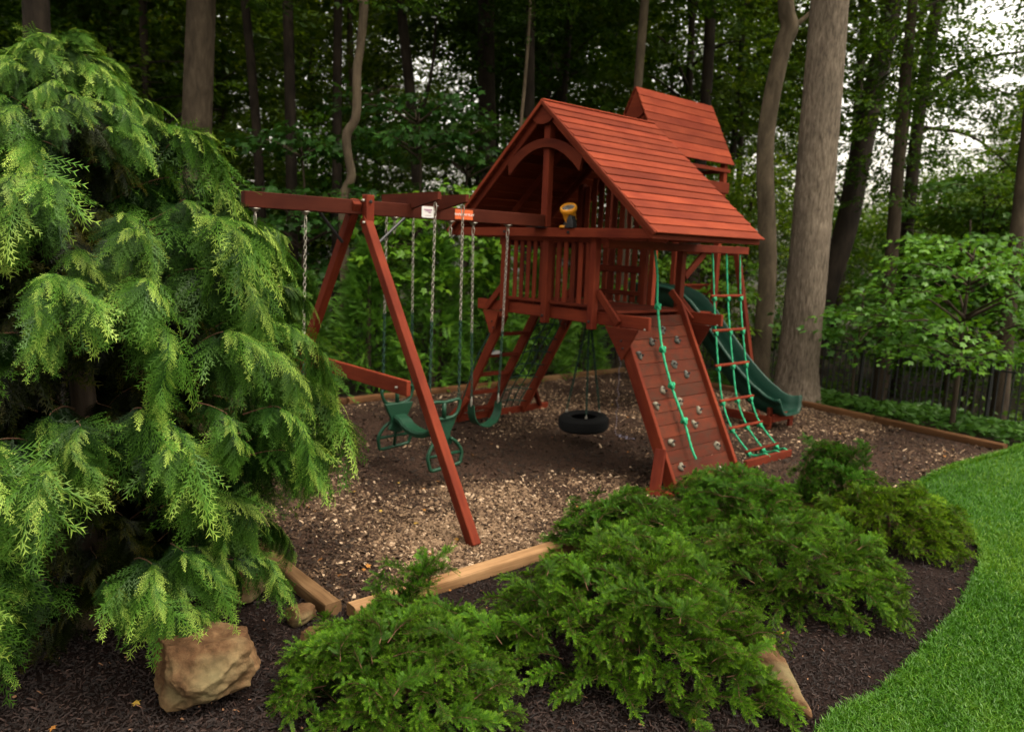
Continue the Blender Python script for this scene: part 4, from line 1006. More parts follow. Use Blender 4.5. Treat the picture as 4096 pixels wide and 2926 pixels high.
# named trees, each with its own path of trunk (world coordinates)
def named_tree(name, label, path, rad, mat, sides=16, limbs=(), flare=0.2, crown=None, csc=1.0, cz=0.0, wob=0.03, color=(1, 1, 1, 1), seed=1, ridges=0.0, n=40):
    base = np.array(path[0], float); t = thing(name, label, 'tree', tuple(base))
    t.add('trunk', trunk_mesh([np.array(p)-base for p in path], rad, sides, mat, [([np.array(q)-base for q in p], r_) for p, r_ in limbs], flare, wob, seed, n, ridges))
    if crown is not None:
        top = np.array(path[-1], float)-base
        M = Matrix.Translation((top[0], top[1], cz)) @ Matrix.Rotation(seed*1.7, 4, 'Z') @ Matrix.Scale(csc, 4)
        c = t.add('crown', crown, M); c.o.color = color
    return t
named_tree('large_tree', 'thick grey furrowed tree trunk rising beside the foot of the slide', [(5.12, 13.44, -0.15), (5.11, 13.44, 0.8), (5.10, 13.42, 2.5), (5.06, 13.40, 4.5), (5.03, 13.40, 6.8), (5.0, 13.4, 10), (5.0, 13.4, 14)], [0.40, 0.345, 0.33, 0.32, 0.30, 0.25, 0.16], 'bark_grey', 120,
           limbs=[([(5.0, 13.4, 7.5), (6.0, 13.2, 8.3), (7.4, 13.0, 8.6)], 0.12)], flare=0.42, crown=TALL[0], csc=1.0, cz=6.2, wob=0.022, ridges=0.065, n=230)
named_tree('slender_tree', 'slender tan tree with a kinked upper trunk, close left of the thick grey tree', [(4.80, 14.5, -0.9), (4.78, 14.5, 0.74), (4.76, 14.5, 2.4), (4.52, 14.5, 4.6), (4.66, 14.5, 6.2), (4.77, 14.5, 6.65), (4.66, 14.5, 7.1), (4.5, 14.5, 9), (4.6, 14.5, 12)], [0.19, 0.17, 0.165, 0.155, 0.15, 0.16, 0.14, 0.11, 0.07], 'bark_tan', 14,
           limbs=[([(4.76, 14.5, 6.6), (5.1, 14.45, 6.9), (5.5, 14.4, 7.5)], 0.06)], crown=TALL[1], csc=0.8, cz=5.2, seed=2)
named_tree('straight_tree', 'straight brown tree trunk behind the free end of the swing beam', [(-6.36, 15, -0.7), (-6.32, 15, 1.5), (-6.27, 15, 3.2), (-6.16, 15, 5.2), (-6.06, 15, 6.9), (-5.95, 15, 9.5), (-5.9, 15, 14)], [0.31, 0.29, 0.28, 0.27, 0.255, 0.22, 0.14], 'bark_mid', 24, crown=TALL[2], csc=1.05, cz=2.6, seed=3, wob=0.015)
named_tree('dark_tree', 'dark reddish-brown trunk above the tip of the weeping cypress', [(-8.1, 13, -0.7), (-8.0, 13, 3), (-7.94, 13, 6.2), (-7.9, 13, 9), (-7.8, 13, 13)], [0.24, 0.21, 0.195, 0.17, 0.12], 'bark_dark', 18, crown=TALL[3], csc=1.0, cz=3.2, seed=4)
named_tree('crooked_sapling', 'thin crooked tan sapling winding up behind the swing beam', [(-3.05, 13.5, -0.5), (-3.02, 13.5, 1.7), (-3.06, 13.5, 3.18), (-2.92, 13.5, 3.62), (-2.98, 13.5, 4.0), (-3.0, 13.5, 4.35), (-2.84, 13.5, 4.65), (-2.83, 13.5, 5.4), (-2.78, 13.5, 5.75), (-2.72, 13.5, 6.5), (-2.8, 13.5, 7.2), (-2.5, 13.6, 8.4)], [0.095, 0.085, 0.085, 0.08, 0.075, 0.08, 0.075, 0.075, 0.07, 0.075, 0.06, 0.03], 'bark_tan', 10,
           limbs=[([(-2.75, 13.5, 6.45), (-2.95, 13.5, 6.8), (-3.2, 13.4, 7.6)], 0.045)], crown=LOW[0], csc=0.9, cz=5.6, seed=5)
named_tree('leaning_tree', 'dark leaning tree trunk right of the thick grey tree, sky behind it', [(7.0, 18, -1.2), (7.3, 18, 1.6), (7.66, 18, 3.35), (7.85, 18, 5.5), (8.05, 18, 7.2), (8.3, 18, 9.5), (8.6, 18, 13)], [0.32, 0.27, 0.25, 0.24, 0.22, 0.16, 0.1], 'bark_dark', 16,
           limbs=[([(8.1, 18, 7.4), (9.0, 17.8, 8.2), (10.2, 17.6, 8.5)], 0.09)], crown=SPARSE[0], csc=0.95, cz=4.0, seed=6)
named_tree('sky_tree', 'thin dark tree trunk standing against the bright sky on the right', [(9.75, 19, -1.3), (9.6, 19, 2.5), (9.53, 19, 5.2), (9.56, 19, 7), (9.66, 19, 8.7), (9.8, 19, 11), (9.9, 19, 14)], [0.17, 0.15, 0.145, 0.14, 0.13, 0.1, 0.06], 'bark_dark', 12,
           limbs=[([(9.55, 19, 6.3), (10.6, 19, 7.3), (12.0, 18.8, 7.6)], 0.07), ([(9.55, 19, 5.8), (10.9, 19, 5.6), (12.2, 19, 4.7)], 0.05), ([(9.6, 19, 7.6), (8.9, 19, 8.1), (8.2, 19, 8.1)], 0.05)], crown=SPARSE[1], csc=0.95, cz=3.6, seed=7)
named_tree('edge_tree', 'dark brown trunk at the right edge above the small maple', [(9.2, 14, -0.9), (9.09, 14, 1.74), (9.04, 14, 3.4), (8.98, 14, 6), (9.0, 14, 11)], [0.15, 0.125, 0.12, 0.11, 0.07], 'bark_brown', 12, crown=SPARSE[0], csc=0.6, cz=2.4, seed=8)
named_tree('fence_tree', 'brown tree trunk just behind the black fence, left of the small maple', [(7.30, 15.2, -1.0), (7.48, 15.2, 0.2), (7.42, 15.2, 1.5), (7.40, 15.2, 2.9), (7.3, 15.2, 5.5), (7.25, 15.2, 9)], [0.21, 0.155, 0.135, 0.125, 0.11, 0.06], 'bark_brown', 12, limbs=[([(7.45, 15.2, 0.4), (7.75, 15.1, 1.0), (8.0, 15.1, 1.7)], 0.07)], crown=LOW[2], csc=0.8, cz=3.6, seed=9)
named_tree('wide_dark_tree', 'broad dark trunk deep in the woods above the left of the tower roof', [(-0.6, 20, -1.5), (-0.75, 20, 3), (-0.83, 20, 5), (-0.99, 20, 8.6), (-1.0, 20, 13)], [0.27, 0.24, 0.225, 0.21, 0.15], 'bark_dark', 14, crown=TALL[0], csc=1.0, cz=3.6, seed=10)
named_tree('pale_sapling', 'thin pale straight sapling just left of the tower roof peak', [(-0.15, 15, -0.6), (-0.12, 15, 3), (-0.05, 15, 4.2), (0.05, 15, 6), (0.08, 15, 7.5), (0.1, 15, 9)], [0.04, 0.036, 0.034, 0.03, 0.026, 0.015], 'bark_tan', 8, limbs=[([(-0.03, 15, 4.9), (0.35, 15, 5.0), (0.8, 15, 5.1)], 0.014)], crown=LOW[3], csc=0.6, cz=6.2, seed=11)
named_tree('roof_tree', 'pale grey thin trunk rising behind the peak of the small tower', [(2.35, 16.5, -0.8), (2.38, 16.5, 5), (2.43, 16.5, 8), (2.5, 16.5, 12)], [0.10, 0.095, 0.09, 0.06], 'bark_tan', 10, crown=TALL[3], csc=0.7, cz=4.8, seed=12)
named_tree('dim_tree', 'slim dark trunk in the shade just right of the straight brown one', [(-5.55, 17, -1), (-5.62, 17, 2), (-5.72, 17, 4.6), (-5.85, 17, 6.4), (-6.0, 17, 8.4), (-6.1, 17, 13)], [0.12, 0.11, 0.10, 0.095, 0.09, 0.06], 'bark_dark', 12, crown=TALL[1], csc=0.9, cz=5.5, seed=21)
named_tree('dim_tree', 'dark trunk left of the crooked sapling, above the blue-green maple tiers', [(-4.82, 16.5, -1), (-4.82, 16.5, 2), (-4.86, 16.5, 5.5), (-4.9, 16.5, 8), (-4.9, 16.5, 13)], [0.14, 0.125, 0.115, 0.105, 0.07], 'bark_dark', 12, crown=TALL[2], csc=0.9, cz=5.5, seed=22)
named_tree('dim_tree', 'near-black trunk close left of the upper part of the crooked sapling', [(-4.2, 18, -1.2), (-4.22, 18, 3), (-4.22, 18, 6), (-4.2, 18, 9), (-4.2, 18, 13)], [0.13, 0.12, 0.105, 0.095, 0.06], 'bark_dark', 12, crown=TALL[3], csc=0.9, cz=5.8, seed=23)
named_tree('dim_tree', 'dark bending trunk against the bright gap right of the crooked sapling', [(-2.35, 19, -1.3), (-2.45, 19, 2.5), (-2.5, 19, 4.2), (-2.65, 19, 5.7), (-2.9, 19, 7.6), (-3.1, 19, 9.2), (-3.2, 19, 13)], [0.15, 0.14, 0.135, 0.13, 0.12, 0.11, 0.06], 'bark_dark', 12, limbs=[([(-2.55, 19, 5.2), (-2.2, 19, 6.6), (-2.1, 19, 8.4)], 0.06)], crown=SPARSE[0], csc=0.9, cz=5.8, seed=24)
named_tree('dim_tree', 'dark trunk above the left slope of the tower roof, near the pale sapling', [(0.25, 18, -1.2), (0.22, 18, 4), (0.16, 18, 6), (0.1, 18, 8.3), (0.1, 18, 13)], [0.14, 0.125, 0.115, 0.10, 0.06], 'bark_dark', 12, crown=TALL[0], csc=0.9, cz=5.6, seed=25)
# trees deeper in the woods
used = [(5.1, 13.4), (4.7, 14.5), (-6.2, 15), (-8, 13), (-3, 13.5), (7.6, 18), (9.6, 19), (9.1, 14), (7.4, 15.2), (-0.8, 20), (0, 15), (2.4, 16.5), (-5.7, 17), (-4.85, 16.5), (-4.2, 18), (-2.6, 19), (0.2, 18)]
def sector(x, d):
    p = 1136.5+1685*x/d                                            # which landmark the tree stands behind
    return 'behind the weeping cypress' if p < 400 else 'behind the swing beam' if p < 1020 else 'behind the play tower' if p < 1640 else 'beyond the thick grey tree'
k = 0; tries = 0
while k < 70 and tries < 6000:
    tries += 1; d = 14.5+38*rnd.random()**0.8; x = rnd.uniform(-1, 1)*(0.80*d+4)
    v, u = UV(x, d)
    if u < 8.3 and v > -6.0: continue
    if x/d > 0.34 and d > 15.5 and rnd.random() < 0.87: continue         # the woods thin out to the right and the sky shows
    if x/d > 0.30 and d < 22: continue
    if -0.17 < x/d < -0.07 and d > 19 and rnd.random() < 0.85: continue
    if any((x-a)**2+(d-b)**2 < (1.7+0.035*d)**2 for a, b in used): continue
    if d < 24 and any(abs(x/d-a/b) < 0.035 for a, b in used[:17]): continue
    used.append((x, d)); i = rnd.randrange(5)
    g = rnd.uniform(0.7, 1.25)
    tree_from('forest_tree', 'dark slender tree standing deep in the shaded woods '+sector(x, d), (x, d, float(terrain(x, d))), STOCK[i], TALL[k % 4], rnd.random()*6.28, rnd.uniform(0.85, 1.25), 'trees deep in the woods '+sector(x, d), (g*rnd.uniform(0.9, 1.3), g, g*0.9, 1), rnd.uniform(-1.2, 0.8))
    k += 1
k = 0; tries = 0; used2 = []
while k < 46 and tries < 4000:
    tries += 1; d = 13.5+22*rnd.random(); x = rnd.uniform(-1, 1)*(0.78*d+2); v, u = UV(x, d)
    if u < 8.2 and v > -5.6: continue
    if any((x-a)**2+(d-b)**2 < 2.2**2 for a, b in used2): continue
    if any(d < b+1.0 and abs(x-d*a/b) < 2.1 for a, b in ((5.05, 13.4), (4.7, 14.5), (-6.15, 15), (-2.9, 13.5))): continue
    if any(d < b+0.5 and abs(x-d*a/b) < 1.2 for a, b in ((7.6, 18), (9.6, 19), (-5.7, 17), (-4.8, 16.5), (-4.1, 18), (-2.6, 19), (-0.8, 20))): continue
    used2.append((x, d)); g = rnd.uniform(0.75, 1.5)
    tree_from('understory_tree', 'low leafy understory tree filling the shade between trunks '+sector(x, d), (x, d, float(terrain(x, d))), STOCK_LOW[k % 3], LOW[k % 4], rnd.random()*6.28, rnd.uniform(0.75, 1.25), 'understory trees in the woods '+sector(x, d), (g*rnd.uniform(0.85, 1.3), g, g*0.8, 1), rnd.uniform(-0.9, 0.3))
    k += 1
def far_woods():
    r = np.random.default_rng(77); Bs = []
    for _ in range(2200):
        d = 42+26*r.random(); a = r.uniform(-0.92, 0.92); x = a*d
        top = np.interp(a, [-0.92, -0.5, -0.42, -0.2, -0.1, 0.0, 0.2, 0.30, 0.92], [6, 11, 8, 9, 4, 10, 11, 7.0, 8.5])
        z = -4+(top+4)*r.random()**0.8+r.normal(0, 0.8)*(z_ := 1.0)
        Bs.append(((x, d, z), r.random()*6.28, r.normal(0, 0.2), 1.6+0.9*r.random()))
    V, F, T = place_boughs(Bs, r, 40, 1.5, 0.8, 0.30, lambda o: 0.3, 'rhomb')
    tag(obj('distant_woods', mesh_np('distant_woods', V, F, MAT['leaf_forest'], T)), 'far leafy mass of the woods between and beyond the trunks', kind='stuff')
far_woods()

# maples with leaves one can see
def maple_mesh(seed, tiers, nleaf, size, Lr=0.8, w=0.42):
    """tiers: list of (z, radius, count)"""
    r = np.random.default_rng(seed); Bs = []; limbs = []
    for (z, R, c) in tiers:
        a0 = r.random()*6.28
        for k in range(c):
            a = a0+k*6.28/c+r.normal(0, 0.25); rr = R*(0.75+0.35*r.random()); zz = z+r.normal(0, 0.06)
            limbs.append(([(0, 0, zz-0.25*R), (0.5*rr*math.cos(a), 0.5*rr*math.sin(a), zz-0.02), (rr*math.cos(a), rr*math.sin(a), zz)], 0.012+0.006*R))
            for f in (0.25, 0.55, 0.85):
                for sgn in (-1, 1):
                    Bs.append(((f*rr*math.cos(a), f*rr*math.sin(a), zz+0.04), a+sgn*r.uniform(0.2, 0.9), r.normal(-0.05, 0.12), 0.7+0.5*r.random()))
    V, F, T = place_boughs(Bs, r, nleaf, Lr, w, size, lambda o: 0.35+0.08*o[2]/max(1, tiers[-1][0])+r.normal(0, 0.12), 'maple', 0.22)
    return mesh_np('crown', V, F, MAT['leaf_maple'], T), limbs
def maple(name, label, loc, h, tiers, nleaf, size, seed, r0=0.035, color=(1, 1, 1, 1), group=None, mat='bark_brown', Lr=0.8, w=0.42):
    c, limbs = maple_mesh(seed, tiers, nleaf, size, Lr, w); t = thing(name, label, 'tree', loc, 0, group); r = np.random.default_rng(seed)
    t.add('trunk', trunk_mesh([(0, 0, -0.3), (r.normal(0, .03), r.normal(0, .03), h*0.35), (r.normal(0, .05), r.normal(0, .05), h*0.7), (0, 0, h)], [r0, r0*0.8, r0*0.6, r0*0.25], 9, mat, limbs, 0.2, 0.03, seed, 18))
    x = t.add('crown', c); x.o.color = color; return t
maple('small_maple', 'small bright green maple with layered leaves in front of the black fence', (7.02, 11.82, -0.05), 2.85,
      [(1.25, 1.1, 5), (1.7, 1.7, 7), (2.15, 1.6, 7), (2.55, 1.3, 6), (2.85, 0.7, 4)], 17, 0.10, 51, 0.045, (1.25, 1.3, 0.75, 1))
maple('fence_maple', 'leafy low maple branch spreading right of the thick grey trunk over the fence', (6.35, 13.9, -0.3), 2.3, [(1.55, 0.95, 6), (1.9, 1.0, 6)], 14, 0.12, 52, 0.03, (0.9, 1.0, 0.9, 1))
maple('bright_maple', 'yellow-green young maple standing behind the glider crossbars of the swing beam', (-1.35, 14.0, -0.5), 4.1, [(2.5, 1.0, 6), (3.0, 1.35, 7), (3.45, 1.4, 7), (3.85, 0.7, 5)], 12, 0.135, 53, 0.04, (1.9, 1.75, 0.8, 1))
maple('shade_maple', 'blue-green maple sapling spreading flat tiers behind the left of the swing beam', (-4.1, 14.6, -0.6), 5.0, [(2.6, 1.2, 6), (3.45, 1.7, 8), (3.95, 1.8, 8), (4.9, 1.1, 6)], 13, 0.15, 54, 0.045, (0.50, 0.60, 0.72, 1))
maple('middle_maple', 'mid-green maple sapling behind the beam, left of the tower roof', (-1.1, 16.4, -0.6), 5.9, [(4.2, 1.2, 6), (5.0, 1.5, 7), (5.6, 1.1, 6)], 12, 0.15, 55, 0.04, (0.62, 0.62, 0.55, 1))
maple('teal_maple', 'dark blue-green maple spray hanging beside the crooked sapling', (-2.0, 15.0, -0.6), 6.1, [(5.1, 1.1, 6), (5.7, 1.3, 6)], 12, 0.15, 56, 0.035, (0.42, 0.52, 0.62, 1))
maple('gold_maple', 'yellow-green maple seen through the open right side of the tower', (3.7, 15.6, -0.7), 3.3, [(2.0, 1.2, 6), (2.6, 1.3, 6), (3.1, 0.8, 5)], 13, 0.13, 57, 0.04, (1.25, 1.15, 0.6, 1))
maple('right_maple', 'broad dark green layered maple below the bright sky on the right', (10.5, 17.0, -1.0), 5.6, [(3.2, 1.7, 7), (4.0, 2.2, 8), (4.7, 2.0, 8), (5.3, 1.2, 6)], 18, 0.15, 58, 0.06, (0.8, 0.85, 0.75, 1))
maple('far_right_maple', 'green maple at the right edge behind the small maple', (8.7, 14.9, -0.9), 4.3, [(1.9, 1.4, 6), (2.6, 1.8, 8), (3.3, 1.6, 7), (3.9, 1.0, 5)], 16, 0.14, 59, 0.05, (0.75, 0.8, 0.7, 1))

# arborvitae shrubs behind the back timber
def fan(nx=7):
    """flat spray of arborvitae: axis with side lobes, ~30 triangles"""
    V, F = [], []
    def tri(a, b, c): F.append([len(V), len(V)+1, len(V)+2]); V.extend([a, b, c])
    tri((0, -0.02, 0), (0, 0.02, 0), (1, 0, -0.15))
    for k in range(1, nx+1):
        x = k/(nx+0.6)*0.9
        for s in (-1, 1):
            l = 0.36*(1-x*0.75); a = 0.72
            p = (x, 0, -0.15*x*x); q = (x+l*math.cos(a), s*l*math.sin(a), -0.15*x*x-0.10*l)
            tri((p[0]-0.02, 0, p[2]), (p[0]+0.05, 0, p[2]), q)
            m = tuple((pp+qq)/2 for pp, qq in zip(p, q)); tri(m, (m[0]+0.05, m[1]+s*0.0, m[2]), (m[0]+0.16*l/0.3, m[1]+s*0.015, m[2]-0.02))
    return np.array(V), np.array(F)
def instance_bake(T, F, P, D, N, size, tint, tv=None):
    X, Y, Z = rot_frames(D, N); n, k = len(P), len(T)
    V = P[:, None, :]+size[:, None, None]*(T[None, :, 0, None]*X[:, None]+T[None, :, 1, None]*Y[:, None]+T[None, :, 2, None]*Z[:, None])
    t = np.repeat(tint, k) + (0 if tv is None else np.tile(tv, n))
    return V.reshape(-1, 3), (F[None]+(np.arange(n)*k)[:, None, None]).reshape(-1, 3), np.clip(t, 0, 1)
FT, FF = fan()
def thuja_mesh(seed, R, H, n):
    r = np.random.default_rng(seed); t = r.random(n)**0.85; z = 0.05+t*H*0.97; a = r.random(n)*6.283
    prof = R*np.clip(1.05-t**2.2, 0.03, 1)*(0.72+0.28*np.sin(a*5+z*6))
    rad = prof*(0.55+0.45*np.sqrt(r.random(n)))
    o = np.stack([np.cos(a), np.sin(a), 0*a], -1); P = o*rad[:, None]; P[:, 2] = z
    D = o*0.75+np.stack([r.normal(0, .35, n), r.normal(0, .35, n), 0.30+r.normal(0, .35, n)], -1)
    N = np.stack([r.normal(0, .5, n), r.normal(0, .5, n), np.ones(n)], -1)
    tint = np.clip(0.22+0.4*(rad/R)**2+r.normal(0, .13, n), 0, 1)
    return instance_bake(FT, FF, P, D, N, 0.15+0.17*r.random(n), tint, np.clip(FT[:, 0]*0.25-0.1, -.1, .2))
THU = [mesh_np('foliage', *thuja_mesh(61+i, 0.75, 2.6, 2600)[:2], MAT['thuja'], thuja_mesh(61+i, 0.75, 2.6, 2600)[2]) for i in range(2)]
stem = trunk_mesh([(0, 0, -0.2), (0, 0, 1), (0.02, 0, 2.2)], [0.06, 0.05, 0.015], 8, 'bark_brown', n=8)
THP = [((-2.55, 13.3), 1.0, 'wide arborvitae shrub behind the near leg of the swing frame'), ((-1.45, 13.6), 1.06, 'tall arborvitae shrub behind the hanging glider chains'), ((-0.45, 14.2), 1.02, 'arborvitae shrub between the swing chains and the ladder'),
       ((0.55, 15.1), 0.95, 'arborvitae shrub seen through the ladder under the tower'), ((1.45, 16.0), 0.88, 'arborvitae shrub behind the tyre swing under the tower'), ((-3.5, 12.6), 0.8, 'shaded arborvitae shrub beside the far leg of the swing frame')]
for i, ((x, y), s, lab) in enumerate(THP):
    t = thing('arborvitae', lab, 'shrub', (x, y, float(terrain(x, y))), i*1.1, 'arborvitae shrubs behind the play area'); t.o.scale = (s, s, s)
    f = t.add('foliage', THU[i % 2]); g = (1.9, 2.0, 1.8, 1.6, 1.9, 0.7)[i]; f.o.color = (g, g, g, 1); t.add('stem', stem)  # foliage colour lightened where crowns block light, darkened for the shaded shrub

# ------------------------------------------------------------------ weeping cypress
def frond(seed, curl):
    """a lacy flat spray, length 1 along +X: axis, side shoots, leaflets"""
    V, F, T = [], [], []
    def z_of(x, y): return -curl*x*x-0.28*abs(y)*(0.4+x)
    def add(pts, t): 
        i = len(V)
        for (x, y), tt in zip(pts, t): V.append((x, y, z_of(x, y))); T.append(tt)
        F.append([i, i+1, i+2])
    for k in range(6):
        x0, x1 = k/6, (k+1)/6; w0 = 0.012*(1-0.6*x0)
        add([(x0, -w0), (x0, w0), (x1+0.02, 0)], (x0*0.5, x0*0.5, x1*0.5))
    rr = np.random.default_rng(seed)
    n = 10
    for k in range(n):
        for s in (-1, 1):
            xx = 0.05+0.90*(k+(0.45 if s > 0 else 0)+rr.normal(0, .12))/n; xx = min(max(xx, 0.02), 0.95)
            l = (0.40*(1-xx)**0.8*(0.5+0.5*math.sin(math.pi*min(1, xx*1.9+0.12)))+0.085)*rr.uniform(0.7, 1.2)
            a = rr.normal(0.66, 0.12); dx, dy = math.cos(a), s*math.sin(a); px, py = -dy, dx
            add([(xx-0.011, 0), (xx+0.013, 0), (xx+l*dx, l*dy)], (xx*.55, xx*.55, xx*.55+0.5))
            m = max(2, int(l/0.052))
            for j in range(m):
                f = (j+0.5)/m; cx_, cy_ = xx+l*f*dx, l*f*dy
                for q in (-1, 1):
                    ll = 0.092*(1-0.45*f)*rr.uniform(0.7, 1.25); b = rr.normal(0.68, 0.1); ex, ey = dx*math.cos(b)+q*px*math.sin(b), dy*math.cos(b)+q*py*math.sin(b)
                    add([(cx_-dx*0.011, cy_-dy*0.011), (cx_+dx*0.012, cy_+dy*0.012), (cx_+ll*ex, cy_+ll*ey)], (xx*.5+f*.25, xx*.5+f*.25, xx*.5+f*.35+0.28))
    return np.array(V, float), np.array(F), np.array(T)
FR = [frond(1, 0.15), frond(2, 0.35), frond(3, 0.55), frond(4, 0.3)]
def cypress_branch(seed):
    """length 1 along +X; arches and droops; hanging sprays"""
    r = np.random.default_rng(seed); b = Build(); P, D, N, S_, T = [], [], [], [], []; dr = r.random()**1.3
    ax = spline([(0, 0, 0), (0.3, r.normal(0, .03), 0.09), (0.6, r.normal(0, .04), 0.10), (0.85, r.normal(0, .06), 0.03-0.16*dr), (1.0, r.normal(0, .07), -0.08-0.42*dr)], 24)
    tw = tube_np(ax[:12], np.linspace(0.011, 0.004, 12), 5)
    tg = np.gradient(ax, axis=0); tg /= np.linalg.norm(tg, axis=1, keepdims=True)
    up = np.array([0, 0, 1.0]); out = np.array([1.0, 0, 0])
    def grow(P, D, N, S_, T, kinds):
        Vs, Fs, Ts, off = [], [], [], 0
        for kk in range(4):
            m = [i for i in range(len(P)) if kinds[i] == kk]
            if not m: continue
            fv, ff, ft = FR[kk]; g = lambda x: np.array([x[i] for i in m])
            V, F, TT = instance_bake(fv, ff, g(P), g(D), g(N), g(S_), g(T), ft*0.8); Vs.append(V); Fs.append(F+off); Ts.append(TT); off += len(V)
        return np.vstack(Vs), np.vstack(Fs), np.concatenate(Ts)
    K = []
    for i in range(46):
        f = 0.12+0.88*(i+r.random()*0.6)/46; k = min(23, int(f*23)); p = ax[k]; t = tg[k]; side = np.array([-t[1], t[0], 0]); s = 1 if i % 2 else -1
        arch = r.random() < 0.20                                   # sprays that leave sideways and arch over, or hang straight down
        hang = r.uniform(0.0, 0.5) if arch else r.uniform(1.8, 4.5)
        d = t*r.uniform(0.3, 0.9)+side*s*r.uniform(0.2, 0.9)*(1.0 if arch else 0.8)-up*hang
        n = (up*0.9+out*0.5 if arch else out*0.9+up*0.25)+side*s*r.uniform(-0.2, 0.7)+r.normal(0, 0.38, 3)
        P.append(p+np.array([0, 0, r.normal(0, .01)])); D.append(d); N.append(n); S_.append(r.uniform(0.30, 0.62)*(1.1-0.3*abs(f-0.6))); T.append(-0.36+0.36*f+(0.16 if arch else -0.06)+r.normal(0, 0.09)); K.append(r.choice([1, 2, 3]) if arch else r.choice([0, 3]))  # tint paints top light: arching sprays lighter, hanging ones darker
    for i in range(12):                                            # new growth, tinted brighter for top light, over the top and at the tip
        f = 0.5+0.5*i/11; k = min(23, int(f*23)); t = tg[k]; side = np.array([-t[1], t[0], 0]); s = 1 if i % 2 else -1
        P.append(ax[k]); D.append(t*1.0+side*s*r.uniform(0.1, 0.8)-up*r.uniform(-0.15, 0.25)); N.append(up+out*0.3+r.normal(0, .25, 3)); S_.append(r.uniform(0.15, 0.27)); T.append(0.22+0.16*f+r.normal(0, .06)); K.append(2)
    V, F, TT = grow(P, D, N, S_, T, K)
    me = mesh_np('branch', np.vstack([V, tw[0]]), [F, tw[1]+len(V), tw[2]+len(V)], MAT['cypress'], np.concatenate([TT, np.zeros(len(tw[0]))]))
    me.materials.append(MAT['twig']); mi = np.zeros(len(me.polygons), np.int32); mi[len(F):] = 1; me.polygons.foreach_set('material_index', mi)
    return me
CB = [cypress_branch(400+i) for i in range(11)]
CYP = thing('weeping_cypress', 'large weeping cypress with drooping feathery sprays filling the left of the view', 'tree', (-2.66, 4.6, 0))
CYP.add('trunk', trunk_mesh([(0, 0, -0.1), (0.02, 0, 1.2), (-0.03, 0.02, 2.4), (0.0, 0, 3.45)], [0.11, 0.08, 0.05, 0.012], 10, 'bark_brown', n=20))
ZR = [(0.15, 1.08), (0.4, 1.30), (0.65, 1.48), (1.06, 1.58), (1.3, 1.60), (1.8, 1.54), (2.35, 1.36), (2.75, 1.02), (3.2, 0.48), (3.5, 0.20), (3.65, 0.08)]
zz_, rr_ = np.array(ZR).T
for i in range(430):
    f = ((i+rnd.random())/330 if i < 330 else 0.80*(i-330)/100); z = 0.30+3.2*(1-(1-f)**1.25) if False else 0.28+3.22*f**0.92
    a = i*2.39996+rnd.gauss(0, 0.15)
    if i < 330 and z < 3.0 and math.sin(4*a+z*5.1)+math.sin(7.3*z-3*a+1.0)+0.6*math.sin(9*a-4*z) < -0.75: continue
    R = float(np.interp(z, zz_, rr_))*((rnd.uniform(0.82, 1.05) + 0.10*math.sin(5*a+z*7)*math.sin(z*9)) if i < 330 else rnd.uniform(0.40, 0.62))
    ln = min(R, rnd.uniform(0.34, 0.82)*(0.62 if z > 2.9 else 1)+0.0); r0 = R-ln
    el = rnd.gauss(0.16, 0.22)+(0.25 if z > 2.9 else 0)
    zs_ = z-0.02+0.10*ln
    M = Matrix.Translation((r0*math.cos(a), r0*math.sin(a), zs_)) @ Matrix.Rotation(a, 4, 'Z') @ Matrix.Rotation(-el, 4, 'Y') @ Matrix.Rotation(rnd.gauss(0, 0.2), 4, 'X') @ Matrix.Scale(ln, 4)
    c = CYP.add('branch', CB[i % 11], M); g = rnd.uniform(0.85, 1.15); c.o.color = (g, g, g, 1) if i < 330 else (0.22, 0.14, 0.10, 1)  # inner dead-brown branches, added dark to block light and deepen the gaps
for i in range(8):
    a = i*0.8; M = Matrix.Translation((0.0, 0, 3.12+0.03*i)) @ Matrix.Rotation(a, 4, 'Z') @ Matrix.Rotation(-(0.6+0.08*i), 4, 'Y') @ Matrix.Scale(0.34, 4)
    CYP.add('branch', CB[i % 11], M)

